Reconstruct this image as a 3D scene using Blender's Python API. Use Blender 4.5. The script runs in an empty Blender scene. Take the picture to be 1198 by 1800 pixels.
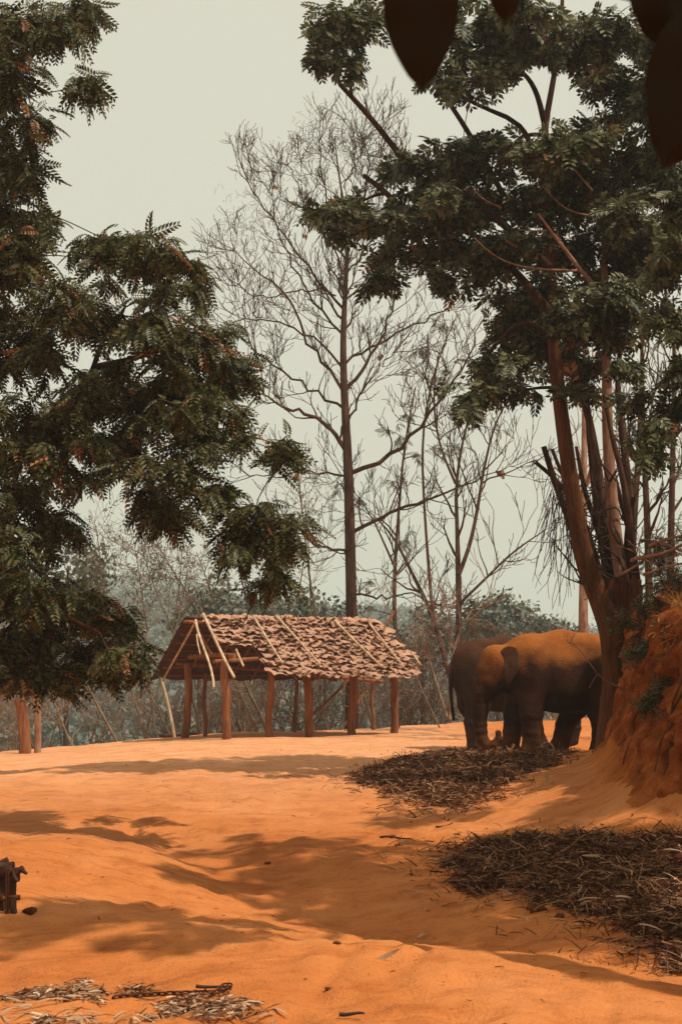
import bpy, math, random
import numpy as np
from mathutils import Vector, Matrix
R = math.radians
rng = np.random.RandomState(7)
SC = bpy.context.scene
COL = SC.collection

# ------------------------------------------------------------------ camera, sky, sun
F = 2500.0
CAMZ = 1.4
PITCH = math.atan(304 / F)
cam = bpy.data.cameras.new('camera')
cam.sensor_fit = 'VERTICAL'; cam.sensor_height = 36.0; cam.lens = 50.0
cam.clip_start = 0.05; cam.clip_end = 3000
cam.dof.use_dof = True; cam.dof.focus_distance = 30; cam.dof.aperture_fstop = 9.0
co = bpy.data.objects.new('camera', cam); COL.objects.link(co)
co.location = (0, 0, CAMZ); co.rotation_euler = (math.pi / 2 + PITCH, 0, 0)
SC.camera = co

SUN = np.array([0.44, -0.26, 0.86]); SUN /= np.linalg.norm(SUN)
w = bpy.data.worlds.new('World'); SC.world = w; w.use_nodes = True
nt = w.node_tree; nt.nodes.clear()
sk = nt.nodes.new('ShaderNodeTexSky'); sk.sky_type = 'NISHITA'; sk.sun_disc = False
sk.sun_elevation = math.asin(SUN[2]); sk.sun_rotation = math.atan2(SUN[0], SUN[1])
sk.dust_density = 6.0; sk.air_density = 1.0; sk.ozone_density = 0.4
sm = nt.nodes.new('ShaderNodeVectorMath'); sm.operation = 'SCALE'; sm.inputs['Scale'].default_value = 0.08
mx = nt.nodes.new('ShaderNodeMix'); mx.data_type = 'RGBA'; mx.inputs[0].default_value = 0.86
bg = nt.nodes.new('ShaderNodeBackground'); bg.inputs['Strength'].default_value = 1.0
ow = nt.nodes.new('ShaderNodeOutputWorld')
nt.links.new(sk.outputs[0], sm.inputs[0]); nt.links.new(sm.outputs[0], mx.inputs[6])
mx.inputs[7].default_value = (0.785, 0.755, 0.605, 1)      # smoke haze veiling the sky
nt.links.new(mx.outputs[2], bg.inputs[0]); nt.links.new(bg.outputs[0], ow.inputs[0])

sl = bpy.data.lights.new('sun', 'SUN'); sl.energy = 5.0; sl.angle = R(0.55); sl.color = (1.0, 0.90, 0.74)
so = bpy.data.objects.new('sun', sl); COL.objects.link(so)
so.rotation_euler = Vector(-SUN).to_track_quat('-Z', 'Y').to_euler(); so.location = (20, -12, 40)

vs = SC.view_settings; vs.view_transform = 'Standard'; vs.look = 'None'; vs.gamma = 1.0; vs.exposure = 0.0
vs.use_curve_mapping = False
cy = SC.cycles
cy.max_bounces = 6; cy.diffuse_bounces = 3; cy.glossy_bounces = 2; cy.transmission_bounces = 3; cy.volume_bounces = 1
cy.use_denoising = True; cy.sample_clamp_indirect = 4.0

# ------------------------------------------------------------------ helpers
cp, sp = math.cos(PITCH), math.sin(PITCH)
def ray(px, py):
    a = (px - 599) / F; b = (900 - py) / F
    return np.array([a, cp - b * sp, sp + b * cp])
def P(px, py, d):
    r = ray(px, py); return np.array([0, 0, CAMZ]) + r * (d / r[1])

_perm = np.random.RandomState(3).permutation(256); _perm = np.concatenate([_perm, _perm])
_grad = np.random.RandomState(4).normal(size=(256, 3)); _grad /= np.linalg.norm(_grad, axis=1)[:, None]
def noise(x, y, z=0.0):
    x, y, z = np.broadcast_arrays(np.asarray(x, float), np.asarray(y, float), np.asarray(z, float))
    xi, yi, zi = np.floor(x).astype(int), np.floor(y).astype(int), np.floor(z).astype(int)
    xf, yf, zf = x - xi, y - yi, z - zi
    u, v, ww = [t * t * t * (t * (t * 6 - 15) + 10) for t in (xf, yf, zf)]
    def g(i, j, k):
        h = _perm[(_perm[(_perm[(xi + i) & 255] + yi + j) & 255] + zi + k) & 255]
        G = _grad[h]
        return G[..., 0] * (xf - i) + G[..., 1] * (yf - j) + G[..., 2] * (zf - k)
    l = lambda a, b, t: a + (b - a) * t
    return l(l(l(g(0,0,0), g(1,0,0), u), l(g(0,1,0), g(1,1,0), u), v),
             l(l(g(0,0,1), g(1,0,1), u), l(g(0,1,1), g(1,1,1), u), v), ww)
def fbm(x, y, z=0.0, o=4, gain=0.5):
    s = 0; a = 1; f = 1
    for i in range(o):
        s = s + a * noise(np.asarray(x) * f + 17.3 * i, np.asarray(y) * f, np.asarray(z) * f); a *= gain; f *= 2.03
    return s
def sstep(t): t = np.clip(t, 0, 1); return t * t * (3 - 2 * t)
def nrm(v): v = np.asarray(v, float); return v / (np.linalg.norm(v) + 1e-9)

class MB:
    """collects geometry and links it as ONE mesh object"""
    def __init__(s): s.v = []; s.f4 = []; s.f3 = []; s.m4 = []; s.m3 = []; s.n = 0
    def add(s, v, f, m=0):
        v = np.asarray(v, float).reshape(-1, 3); f = np.asarray(f, int)
        if len(f) == 0: return
        s.v.append(v)
        if f.shape[1] == 4: s.f4.append(f + s.n); s.m4.append(np.broadcast_to(m, (len(f),)))
        else: s.f3.append(f + s.n); s.m3.append(np.broadcast_to(m, (len(f),)))
        s.n += len(v)
    def tube(s, p, r, sides=6, m=0, flute=None, cap=True):
        p = np.asarray(p, float); n = len(p); r = np.broadcast_to(np.asarray(r, float), (n,))
        t = np.gradient(p, axis=0); t /= (np.linalg.norm(t, axis=1)[:, None] + 1e-9)
        ref = np.array([0, 0, 1.0]) if abs(t[:, 2]).mean() < 0.8 else np.array([1.0, 0, 0])
        a = np.cross(t, ref); a /= (np.linalg.norm(a, axis=1)[:, None] + 1e-9); b = np.cross(t, a)
        th = np.arange(sides) * 2 * math.pi / sides
        rr = r[:, None] * np.ones(sides)[None, :]
        if flute is not None: rr = rr * flute(th[None, :], np.linspace(0, 1, n)[:, None], p)
        v = p[:, None, :] + rr[..., None] * (np.cos(th)[None, :, None] * a[:, None, :] + np.sin(th)[None, :, None] * b[:, None, :])
        i = np.arange(n - 1)[:, None] * sides; j = np.arange(sides)[None, :]; k = (j + 1) % sides
        f = np.stack([i + j, i + k, i + sides + k, i + sides + j], -1).reshape(-1, 4)
        s.add(v, f, m)
        if cap:
            for base, e in ((v[0], p[0]), (v[-1], p[-1])):
                s.add(np.vstack([base, e[None]]), [[q, (q + 1) % sides, sides] for q in range(sides)], m)
    def inst(s, tv, tf, mats, pos, m=0):
        """template copies: mats (N,3,3), pos (N,3)"""
        N = len(pos)
        if N == 0: return
        v = np.einsum('nij,kj->nki', mats, tv) + pos[:, None, :]
        K = len(tv); tf = np.asarray(tf)
        f = (tf[None] + (np.arange(N) * K)[:, None, None]).reshape(-1, tf.shape[1])
        mm = np.repeat(np.broadcast_to(m, (N,)), len(tf))
        s.add(v.reshape(-1, 3), f, mm)
    def mesh(s, name, mats, off=None, smooth=True):
        v = np.concatenate(s.v)
        if off is not None: v = v - np.asarray(off)
        f4 = np.concatenate(s.f4) if s.f4 else np.zeros((0, 4), int)
        f3 = np.concatenate(s.f3) if s.f3 else np.zeros((0, 3), int)
        mi = np.concatenate([np.concatenate(s.m4) if s.m4 else np.zeros(0, int), np.concatenate(s.m3) if s.m3 else np.zeros(0, int)])
        me = bpy.data.meshes.new(name)
        me.vertices.add(len(v)); me.vertices.foreach_set('co', v.astype(np.float32).ravel())
        me.loops.add(f4.size + f3.size)
        me.loops.foreach_set('vertex_index', np.concatenate([f4.ravel(), f3.ravel()]).astype(np.int32))
        me.polygons.add(len(f4) + len(f3))
        st = np.concatenate([np.arange(len(f4)) * 4, f4.size + np.arange(len(f3)) * 3]).astype(np.int32)
        me.polygons.foreach_set('loop_start', st)
        me.polygons.foreach_set('material_index', mi.astype(np.int32))
        me.polygons.foreach_set('use_smooth', np.full(len(st), smooth))
        for m_ in (mats if isinstance(mats, (list, tuple)) else [mats]): me.materials.append(m_)
        me.update(calc_edges=True); me.validate()
        return me
    def build(s, name, mats, parent=None, smooth=True, off=None):
        o_ = off
        if parent is not None and off is None:
            q = parent; o_ = np.zeros(3)
            while q is not None: o_ = o_ + np.array(q.location); q = q.parent
        o = bpy.data.objects.new(name, s.mesh(name, mats, o_, smooth)); COL.objects.link(o); o.parent = parent
        return o
def tag(o, label=None, cat=None, group=None, kind=None):
    for k, v_ in (('label', label), ('category', cat), ('group', group), ('kind', kind)):
        if v_: o[k] = v_
    return o
def thing(name, label, cat, loc=(0, 0, 0), group=None):
    o = bpy.data.objects.new(name, None); COL.objects.link(o); o.location = tuple(float(q) for q in loc)
    o.empty_display_size = 0.2
    return tag(o, label, cat, group)
def copy_tree(o, parent=None):
    c = o.copy(); COL.objects.link(c); c.parent = parent
    for ch in list(o.children): copy_tree(ch, c)
    return c
def mesh_obj(name, me, parent=None, M=None):
    o = bpy.data.objects.new(name, me); COL.objects.link(o); o.parent = parent
    if M is not None: o.matrix_local = M
    return o

# ------------------------------------------------------------------ materials
def mat(name, cols, scale=4.0, rough=0.85, bump=0.3, bscale=None, stretch=(1, 1, 1), island=0.0, trans=0.0, spec=0.10, detail=6, dist=0.02, tcol=None):
    m = bpy.data.materials.new(name); m.use_nodes = True; t = m.node_tree; t.nodes.clear(); N = t.nodes.new; L = t.links.new
    out = N('ShaderNodeOutputMaterial'); pb = N('ShaderNodeBsdfPrincipled')
    tc = N('ShaderNodeTexCoord'); mp = N('ShaderNodeMapping'); mp.inputs['Scale'].default_value = stretch
    L(tc.outputs['Object'], mp.inputs[0])
    nz = N('ShaderNodeTexNoise'); nz.inputs['Scale'].default_value = scale; nz.inputs['Detail'].default_value = detail; nz.inputs['Roughness'].default_value = 0.6
    L(mp.outputs[0], nz.inputs['Vector'])
    cr = N('ShaderNodeValToRGB'); e = cr.color_ramp.elements
    while len(e) < len(cols): e.new(0.5)
    for i, c in enumerate(cols):
        e[i].position = 0.28 + 0.44 * i / max(1, len(cols) - 1); e[i].color = (*c, 1)
    fac = nz.outputs['Fac']
    if island > 0:
        ge = N('ShaderNodeNewGeometry'); mxx = N('ShaderNodeMix'); mxx.data_type = 'FLOAT'; mxx.inputs[0].default_value = island
        L(nz.outputs['Fac'], mxx.inputs[2]); L(ge.outputs['Random Per Island'], mxx.inputs[3]); fac = mxx.outputs[0]
    L(fac, cr.inputs[0]); L(cr.outputs[0], pb.inputs['Base Color'])
    pb.inputs['Roughness'].default_value = rough; pb.inputs['Specular IOR Level'].default_value = spec
    if bump > 0:
        n2 = N('ShaderNodeTexNoise'); n2.inputs['Scale'].default_value = bscale or scale * 4; n2.inputs['Detail'].default_value = 6
        L(mp.outputs[0], n2.inputs['Vector'])
        bp = N('ShaderNodeBump'); bp.inputs['Strength'].default_value = bump; bp.inputs['Distance'].default_value = dist
        L(n2.outputs['Fac'], bp.inputs['Height']); L(bp.outputs[0], pb.inputs['Normal'])
    sh = pb.outputs[0]
    if trans > 0:
        tr = N('ShaderNodeBsdfTranslucent'); L(cr.outputs[0], tr.inputs[0]); ms = N('ShaderNodeMixShader'); ms.inputs[0].default_value = trans
        L(pb.outputs[0], ms.inputs[1]); L(tr.outputs[0], ms.inputs[2]); sh = ms.outputs[0]
    L(sh, out.inputs['Surface'])
    return m
def leafmat(name, cols, trans=0.33, rough=0.45, spec=0.22): return mat(name, cols, 0.8, rough, 0, island=0.75, trans=trans, spec=spec)

LEAF_L = leafmat('olive_leaf', [(.018, .023, .006), (.045, .052, .014), (.090, .092, .028), (.14, .125, .055)])
LEAF_R = leafmat('broad_leaf', [(.018, .021, .006), (.045, .050, .015), (.090, .096, .036), (.16, .155, .08)])
LEAF_DK = leafmat('shaded_leaf', [(.010, .007, .003), (.018, .013, .006)], trans=0.0, rough=.7, spec=.1)  # near-black: the shade on the backlit big leaves is put into the colour
LEAF_BR = leafmat('brown_leaf', [(.10, .03, .012), (.22, .085, .03), (.35, .17, .07)])
LEAF_SP = leafmat('sparse_leaf', [(.07, .064, .04), (.12, .11, .07), (.17, .14, .095)])
LEAF_RD = leafmat('russet_leaf', [(.07, .034, .02), (.13, .07, .04), (.11, .085, .05)])
LEAF_FAR = leafmat('forest_leaf', [(.05, .068, .05), (.08, .105, .075), (.115, .135, .10), (.15, .135, .11)], trans=0.1)
BARK = mat('bark', [(.022, .010, .006), (.062, .027, .017), (.11, .054, .035)], 3.0, .9, .8, 14, (3, 3, .6), dist=.03)
BARK_D = mat('dark_bark', [(.014, .005, .003), (.040, .014, .008), (.075, .028, .015)], 3.0, .9, .8, 14, (3, 3, .6), dist=.03)
BARK_P = mat('pale_bark', [(.12, .055, .032), (.26, .13, .08), (.38, .22, .15)], 3.0, .9, .6, 12, (3, 3, .8), dist=.03)
BARK_R = mat('red_bark', [(.035, .010, .004), (.11, .034, .011), (.21, .068, .02)], 2.5, .95, 1.0, 10, (3.5, 3.5, .5), dist=.05)
BARK_R2 = mat('dusty_bark', [(.035, .011, .004), (.095, .032, .011), (.15, .055, .022)], 2.5, .95, 1.0, 12, (3.5, 3.5, .6), dist=.04)
TWIG = mat('twig', [(.11, .06, .04), (.22, .14, .095), (.33, .23, .165)], 2.0, .9, 0)
TWIG_D = mat('dark_twig', [(.03, .016, .011), (.07, .038, .026)], 2.0, .9, 0)
CULM = mat('bamboo_culm', [(.08, .055, .035), (.16, .115, .075), (.25, .19, .13)], 1.5, .6, 0)
POLE = mat('pale_pole', [(.28, .17, .10), (.46, .31, .20), (.62, .46, .32)], 5, .7, .3, 30)
POST = mat('hut_post', [(.08, .03, .014), (.20, .075, .032), (.32, .13, .055)], 2.2, .9, .8, 12, (4, 4, .5), dist=.02)
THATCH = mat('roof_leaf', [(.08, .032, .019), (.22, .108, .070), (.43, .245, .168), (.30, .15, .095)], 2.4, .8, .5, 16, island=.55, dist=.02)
THATCH_D = mat('dark_thatch', [(.05, .02, .012), (.11, .045, .025)], 3, .9, .5, 20)  # darker brown than the front roof leaves, for back slope and one ridge pole
CHAIN = mat('rusty_chain', [(.03, .012, .008), (.09, .03, .015)], 30, .6, .3, 80)
STRAW = leafmat('straw', [(.035, .010, .004), (.09, .028, .010), (.17, .062, .024), (.40, .22, .11)], trans=.1, rough=.7, spec=.06)
STRAW_D = leafmat('dark_straw', [(.022, .006, .002), (.060, .017, .006), (.13, .042, .015), (.26, .135, .075)], trans=.05, rough=.7, spec=.06)
MULCH = mat('mulch', [(.022, .006, .002), (.08, .022, .007), (.20, .062, .018)], 9, .95, 1.0, 30, dist=.03)
HUSK = leafmat('dry_husk', [(.14, .06, .03), (.32, .19, .11), (.55, .40, .28)], trans=.1, rough=.7, spec=.06)
DUNG = mat('dung', [(.05, .016, .006), (.15, .045, .016)], 20, .95, 1.0, 40, dist=.02)
GRASS_DRY = leafmat('dry_grass', [(.13, .05, .014), (.26, .105, .03), (.40, .19, .06)], trans=.2, rough=.7, spec=.06)

def ground_mat():
    m = bpy.data.materials.new('laterite'); m.use_nodes = True; t = m.node_tree; t.nodes.clear(); N = t.nodes.new; L = t.links.new
    out = N('ShaderNodeOutputMaterial'); pb = N('ShaderNodeBsdfPrincipled'); L(pb.outputs[0], out.inputs[0])
    tc = N('ShaderNodeTexCoord')
    def nz(s, d=6, r=.6, st=(1, 1, 1)):
        mp = N('ShaderNodeMapping'); mp.inputs['Scale'].default_value = st; L(tc.outputs['Object'], mp.inputs[0])
        n = N('ShaderNodeTexNoise'); n.inputs['Scale'].default_value = s; n.inputs['Detail'].default_value = d; n.inputs['Roughness'].default_value = r
        L(mp.outputs[0], n.inputs['Vector']); return n.outputs['Fac']
    def ramp(f, stops):
        c = N('ShaderNodeValToRGB'); e = c.color_ramp.elements
        while len(e) < len(stops): e.new(.5)
        for i, (p, q) in enumerate(stops): e[i].position = p; e[i].color = (*q, 1)
        L(f, c.inputs[0]); return c.outputs[0]
    def mix(fac, a, b, mode='MIX'):
        x = N('ShaderNodeMix'); x.data_type = 'RGBA'; x.blend_type = mode
        if isinstance(fac, float): x.inputs[0].default_value = fac
        else: L(fac, x.inputs[0])
        for s_, q in ((6, a), (7, b)):
            if isinstance(q, tuple): x.inputs[s_].default_value = (*q, 1)
            else: L(q, x.inputs[s_])
        return x.outputs[2]
    base = ramp(nz(.35, 8, .65), [(.3, (.40, .116, .027)), (.5, (.50, .166, .045)), (.72, (.56, .215, .074))])
    mid = ramp(nz(2.3, 8, .7), [(.34, (.70, .60, .50)), (.48, (.98, .97, .95)), (.64, (1.05, 1.10, 1.16))])
    c = mix(.75, base, mid, 'MULTIPLY')
    streak = ramp(nz(1.2, 6, .65, (1, 5, 1)), [(.52, (1, 1, 1)), (.66, (.80, .72, .64))])
    c = mix(.85, c, streak, 'MULTIPLY')
    speck = ramp(nz(26, 3, .6), [(.60, (1, 1, 1)), (.70, (.62, .5, .42))])
    c = mix(.6, c, speck, 'MULTIPLY')
    # dry trampled dust on the upper yard
    du = N('ShaderNodeAttribute'); du.attribute_name = 'dust'
    c = mix(du.outputs['Fac'], c, mix(.5, ramp(nz(1.1, 7, .65), [(.3, (.54, .235, .105)), (.65, (.68, .34, .175))]), mid, 'MULTIPLY'))
    # leaf litter takes over beyond the edge of the yard and far below
    at = N('ShaderNodeAttribute'); at.attribute_name = 'wild'
    c = mix(at.outputs['Fac'], c, ramp(nz(3, 6), [(.35, (.05, .035, .02)), (.6, (.12, .075, .045))]))
    L(c, pb.inputs['Base Color']); pb.inputs['Roughness'].default_value = .95; pb.inputs['Specular IOR Level'].default_value = .12
    ad = N('ShaderNodeMath'); ad.operation = 'MULTIPLY_ADD'; L(nz(7, 8, .65), ad.inputs[0]); ad.inputs[1].default_value = 1.6; L(nz(45, 5, .6), ad.inputs[2])
    # fine drying cracks
    vo = N('ShaderNodeTexVoronoi'); vo.feature = 'DISTANCE_TO_EDGE'; vo.inputs['Scale'].default_value = 5.5
    wn = N('ShaderNodeTexNoise'); wn.inputs['Scale'].default_value = 6; L(tc.outputs['Object'], wn.inputs['Vector'])
    av = N('ShaderNodeVectorMath'); av.operation = 'MULTIPLY_ADD'; L(wn.outputs['Color'], av.inputs[0]); av.inputs[1].default_value = (.35, .35, .35); L(tc.outputs['Object'], av.inputs[2])
    L(av.outputs[0], vo.inputs['Vector'])
    mr = N('ShaderNodeMapRange'); mr.inputs[1].default_value = 0; mr.inputs[2].default_value = .035; mr.inputs[3].default_value = -.5; mr.inputs[4].default_value = 0
    L(vo.outputs['Distance'], mr.inputs[0])
    msk = N('ShaderNodeMapRange'); msk.inputs[1].default_value = .5; msk.inputs[2].default_value = .62; L(nz(.6, 3), msk.inputs[0])
    mm = N('ShaderNodeMath'); mm.operation = 'MULTIPLY'; L(mr.outputs[0], mm.inputs[0]); L(msk.outputs[0], mm.inputs[1])
    ad2 = N('ShaderNodeMath'); L(ad.outputs[0], ad2.inputs[0]); L(mm.outputs[0], ad2.inputs[1])
    bp = N('ShaderNodeBump'); bp.inputs['Strength'].default_value = .6; bp.inputs['Distance'].default_value = .04
    L(ad2.outputs[0], bp.inputs['Height']); L(bp.outputs[0], pb.inputs['Normal'])
    return m
LATERITE = ground_mat()
BANKM = mat('bank_earth', [(.08, .017, .004), (.22, .055, .012), (.42, .13, .032)], 2.6, .95, 1.0, 9, (1.2, 1.2, .9), dist=.10, detail=10, spec=.05)
_t = BANKM.node_tree; _pb = [n for n in _t.nodes if n.type == 'BSDF_PRINCIPLED'][0]; _src = _pb.inputs['Base Color'].links[0].from_socket
_a = _t.nodes.new('ShaderNodeAttribute'); _a.attribute_name = 'talus'; _m = _t.nodes.new('ShaderNodeMix'); _m.data_type = 'RGBA'   # loose earth fallen to the foot of the face
_t.links.new(_a.outputs['Fac'], _m.inputs[0]); _t.links.new(_src, _m.inputs[6]); _m.inputs[7].default_value = (.46, .145, .034, 1); _t.links.new(_m.outputs[2], _pb.inputs['Base Color'])
HILLM = mat('hill_cover', [(.035, .045, .028), (.06, .07, .045), (.09, .085, .06)], .12, .95, .8, .8, dist=.5)
MOUNTM = mat('mountain_cover', [(.03, .045, .032), (.05, .07, .05), (.07, .085, .065)], .06, .95, 1.0, .22, dist=3.0)

# ------------------------------------------------------------------ ground
FOOT = np.array([(12, 33), (8.5, 31.5), (6.4, 29.4), (5.35, 27.5), (4.85, 26), (4.45, 23.5), (4.05, 20.5), (3.55, 18), (3.32, 16.4), (3.5, 15.2), (4.6, 14.2), (7, 13.5), (12, 13.0)], float)
def dist_poly(X, Y, pl):
    X = np.asarray(X, float); Y = np.asarray(Y, float); best = np.full(np.broadcast(X, Y).shape, 1e9)
    for a, b in zip(pl[:-1], pl[1:]):
        d = b - a; t = np.clip(((X - a[0]) * d[0] + (Y - a[1]) * d[1]) / (d @ d), 0, 1)
        best = np.minimum(best, np.hypot(X - a[0] - t * d[0], Y - a[1] - t * d[1]))
    return best
def inside(X, Y, poly):
    X = np.asarray(X, float); Y = np.asarray(Y, float); c = np.zeros(np.broadcast(X, Y).shape, bool); n = len(poly)
    for i in range(n):
        x1, y1 = poly[i]; x2, y2 = poly[(i + 1) % n]
        if y1 == y2: continue
        c ^= ((y1 > Y) != (y2 > Y)) & (X < (x2 - x1) * (Y - y1) / (y2 - y1) + x1)
    return c
def crest(X): return np.interp(X, [-16, -10, -6, 0, 4, 9, 20], [34, 38.5, 42, 44.5, 52, 60, 62])
def gz(X, Y):
    X = np.asarray(X, float); Y = np.asarray(Y, float)
    z = np.interp(Y, [-20, 0, 5, 7, 10, 12.5, 16, 20, 26, 36, 44], [-.25, -.22, -.25, -.28, -.47, -.54, -.38, -.2, -.08, 0, 0.02])
    z = z - 0.42 * sstep((-X - 1.5) / 9) * sstep((Y - 20) / 15)
    z = z + .30 * np.exp(-((X + 3.4) / 1.9) ** 2 - ((Y - 14) / 2.6) ** 2)
    z = z + .17 * np.exp(-(dist_poly(X, Y, np.array([(-4.5, 13.0), (-1.9, 11.0), (0.6, 9.0)])) / 1.15) ** 2)
    z = z - .20 * np.exp(-(dist_poly(X, Y, np.array([(-2.0, 17.0), (-.5, 13.6), (1.4, 11.2), (2.4, 10.2)])) / .8) ** 2)
    db = dist_poly(X, Y, FOOT)
    z = z + (.42 + .30 * sstep((26 - Y) / 5)) * np.exp(-db / 1.0)
    z = z + .055 * fbm(X * .35, Y * .30, 2.2, 3) + .020 * fbm(X * 1.1, Y * .9, 5.1, 4) + .014 * fbm(X * 3.6, Y * 3.0, 1.1, 4, .6)
    z = z + .045 * (abs(noise(X * 1.5, Y * 1.1, 14.)) - .2) * sstep((noise(X * .5, Y * .4, 18.) + .1) / .3) + .018 * (abs(noise(X * 3.4, Y * 2.8, 24.)) - .2)
    # shallow rain rills running down the slope
    q = noise(X * 1.7 + .8 * noise(X * .8, Y * .8, 3.), Y * .45, 8.8); z = z - .03 * np.exp(-(q / .10) ** 2) * sstep((36 - Y) / 10)
    e = np.maximum(0, Y - crest(X) - .8 * noise(X * .6, Y * .1, 1.))
    return z - np.minimum(11, .10 * e ** 1.5)
def G(px, py):
    """where the line of sight through a spot of the yard meets the ground"""
    r = ray(px, py); d = np.concatenate([np.arange(5, 20, .02), np.arange(20, 70, .05)])
    x = r[0] / r[1] * d; z = CAMZ + r[2] / r[1] * d
    i = np.argmax(z < gz(x, d)); return np.array([x[i], d[i], gz(x[i], d[i])])

yy = np.concatenate([np.linspace(-25, 4, 30), np.linspace(4.15, 30, 420), np.linspace(30.1, 66, 190), np.linspace(66.5, 110, 30)])
uu = np.linspace(-1, 1, 331); uu = np.sign(uu) * (.42 * abs(uu) + .58 * abs(uu) ** 4)
Yg, Ug = np.meshgrid(yy, uu, indexing='ij'); Xg = Ug * (14 + .62 * np.maximum(Yg, 0))
mb = MB(); nR, nC = Xg.shape
idx = np.arange(nR * nC).reshape(nR, nC)
gridf = np.stack([idx[:-1, :-1], idx[:-1, 1:], idx[1:, 1:], idx[1:, :-1]], -1).reshape(-1, 4)
Zg = gz(Xg, Yg); fr = np.random.RandomState(8)
for i in range(420):                                  # trampled hollows: old footprints of the elephants
    y = 7 + 27 * fr.rand() ** 1.3; x = fr.uniform(-.22, .2) * y; rr = fr.uniform(.13, .21); j0, j1 = np.searchsorted(yy, [y - .5, y + .5])
    q = np.hypot(Xg[j0:j1] - x, (Yg[j0:j1] - y)) / rr * (1 + .25 * noise(Xg[j0:j1] * 6, Yg[j0:j1] * 6, i)); Zg[j0:j1] += fr.uniform(.4, 1.0) * (-.022 * np.exp(-q ** 4) + .010 * np.exp(-((q - 1.25) / .3) ** 2))
mb.add(np.stack([Xg, Yg, Zg], -1), gridf)
ground = mb.build('ground', LATERITE); tag(ground, kind='structure')
at = ground.data.attributes.new('wild', 'FLOAT', 'POINT')
at.data.foreach_set('value', sstep((Yg - crest(Xg) - .3 + .8 * fbm(Xg, Yg, 0, 3)) / 2.5).astype(np.float32).ravel())

at = ground.data.attributes.new('dust', 'FLOAT', 'POINT')
at.data.foreach_set('value', (.85 * sstep((Yg - 15 + 3 * fbm(Xg * .4, Yg * .4, 6, 3)) / 16) * sstep((4.2 - Xg + .05 * (Yg - 20)) / 3)).astype(np.float32).ravel())

# ------------------------------------------------------------------ hills, mountain, forest
def hz(X, Y):
    z = np.interp(Y, [55, 80, 120, 200, 320, 500, 600, 700, 860], [-13, -15, -17, -14, -4, 15, 21, 4, -24])
    z = z + 8 * sstep((-X + 20) / 130) * sstep((Y - 250) / 250) - 7.0 * sstep((X - 20) / 90) * sstep((Y - 250) / 250)
    return z + 2.5 * fbm(X * .02, Y * .02, 1, 3) * sstep((Y - 80) / 60)
def sheet(name, f, x0, x1, nx, y0, y1, ny, m):
    X, Y = np.meshgrid(np.linspace(x0, x1, nx), np.linspace(y0, y1, ny)); ii = np.arange(nx * ny).reshape(ny, nx)
    b = MB(); b.add(np.stack([X, Y, f(X, Y)], -1), np.stack([ii[:-1, :-1], ii[:-1, 1:], ii[1:, 1:], ii[1:, :-1]], -1).reshape(-1, 4))
    return tag(b.build(name, m), kind='structure')
sheet('hillside', hz, -420, 420, 200, 56, 860, 200, HILLM)
def mz(X, Y):
    rid = np.interp(X, [-560, -240, -170, -120, -75, -20, 45, 130, 560], [80, 88, 92, 82, 64, 48, 36, 30, 42])
    return -22 + (rid + 22) * np.exp(-((Y - 1150) / 210) ** 2) + 9 * fbm(X * .01, Y * .01, 4, 4) + 3 * abs(fbm(X * .06, Y * .06, 7, 3))
sheet('mountain', mz, -560, 560, 300, 840, 1380, 130, MOUNTM)

def ortho(dirs, ups):
    x = dirs / (np.linalg.norm(dirs, axis=1)[:, None] + 1e-9)
    y = np.cross(ups, x); y /= (np.linalg.norm(y, axis=1)[:, None] + 1e-9)
    z = np.cross(x, y); return np.stack([x, y, z], -1)
def rdir(n, r=rng): d = r.normal(size=(n, 3)); return d / np.linalg.norm(d, axis=1)[:, None]
QV = np.array([(-.5, 0, 0), (0, -.35, .06), (.5, 0, 0), (0, .35, .06)]); QF = [[0, 1, 2, 3]]
mb = MB(); fr = np.random.RandomState(11)
for i in range(2000):
    y = 110 + 540 * fr.rand() ** .8; x = fr.uniform(-.31, .31) * y
    s = fr.uniform(2.6, 5.6) * (.8 + y / 1200); h = fr.uniform(3, 9)
    c = np.array([x, y, hz(x, y) + h])
    n = int(fr.uniform(90, 150)); d = rdir(n, fr); d[:, 2] = d[:, 2] * .9 + .15
    rad = s * (.65 + .35 * fr.rand(n)) * (1 + .35 * noise(d[:, 0] * 1.6 + i, d[:, 1] * 1.6, d[:, 2] * 1.6))
    p = c + d * rad[:, None] * np.array([1, 1, .85 + .35 * (i % 3 == 0)])
    M = ortho(rdir(n, fr), d + .5 * rdir(n, fr)) * fr.uniform(.9, 1.9, n)[:, None, None]
    mb.inst(QV, QF, M, p, 0)
    mb.tube([[x, y, hz(x, y) - .5], [x + .2, y, hz(x, y) + h]], [.22, .12], 4, 1, cap=False)
tag(mb.build('forest', [LEAF_FAR, TWIG_D], smooth=False), kind='stuff')

# ------------------------------------------------------------------ red earth bank
def resample(pl, n):
    pl = np.asarray(pl, float); s = np.concatenate([[0], np.cumsum(np.linalg.norm(np.diff(pl, axis=0), axis=1))])
    q = np.linspace(0, s[-1], n); return np.stack([np.interp(q, s, pl[:, k]) for k in range(pl.shape[1])], -1)
def smoothpl(pl, it=3):
    for _ in range(it):
        q = [pl[0]]
        for a, b in zip(pl[:-1], pl[1:]): q += [a * .75 + b * .25, a * .25 + b * .75]
        pl = np.array(q + [pl[-1]])
    return pl
_s = resample(smoothpl(FOOT), 2000); _wt = np.where((_s[:, 1] < 28) & (_s[:, 0] < 6), 5.0, .5); _c = np.cumsum(_wt); fl = np.stack([np.interp(np.linspace(_c[0], _c[-1], 760), _c, _s[:, k]) for k in (0, 1)], -1)
tn = np.gradient(fl, axis=0); tn /= np.linalg.norm(tn, axis=1)[:, None]
outn = np.stack([tn[:, 1], -tn[:, 0]], -1)
if outn[360] @ np.array([-1, -.2]) < 0: outn = -outn
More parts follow.
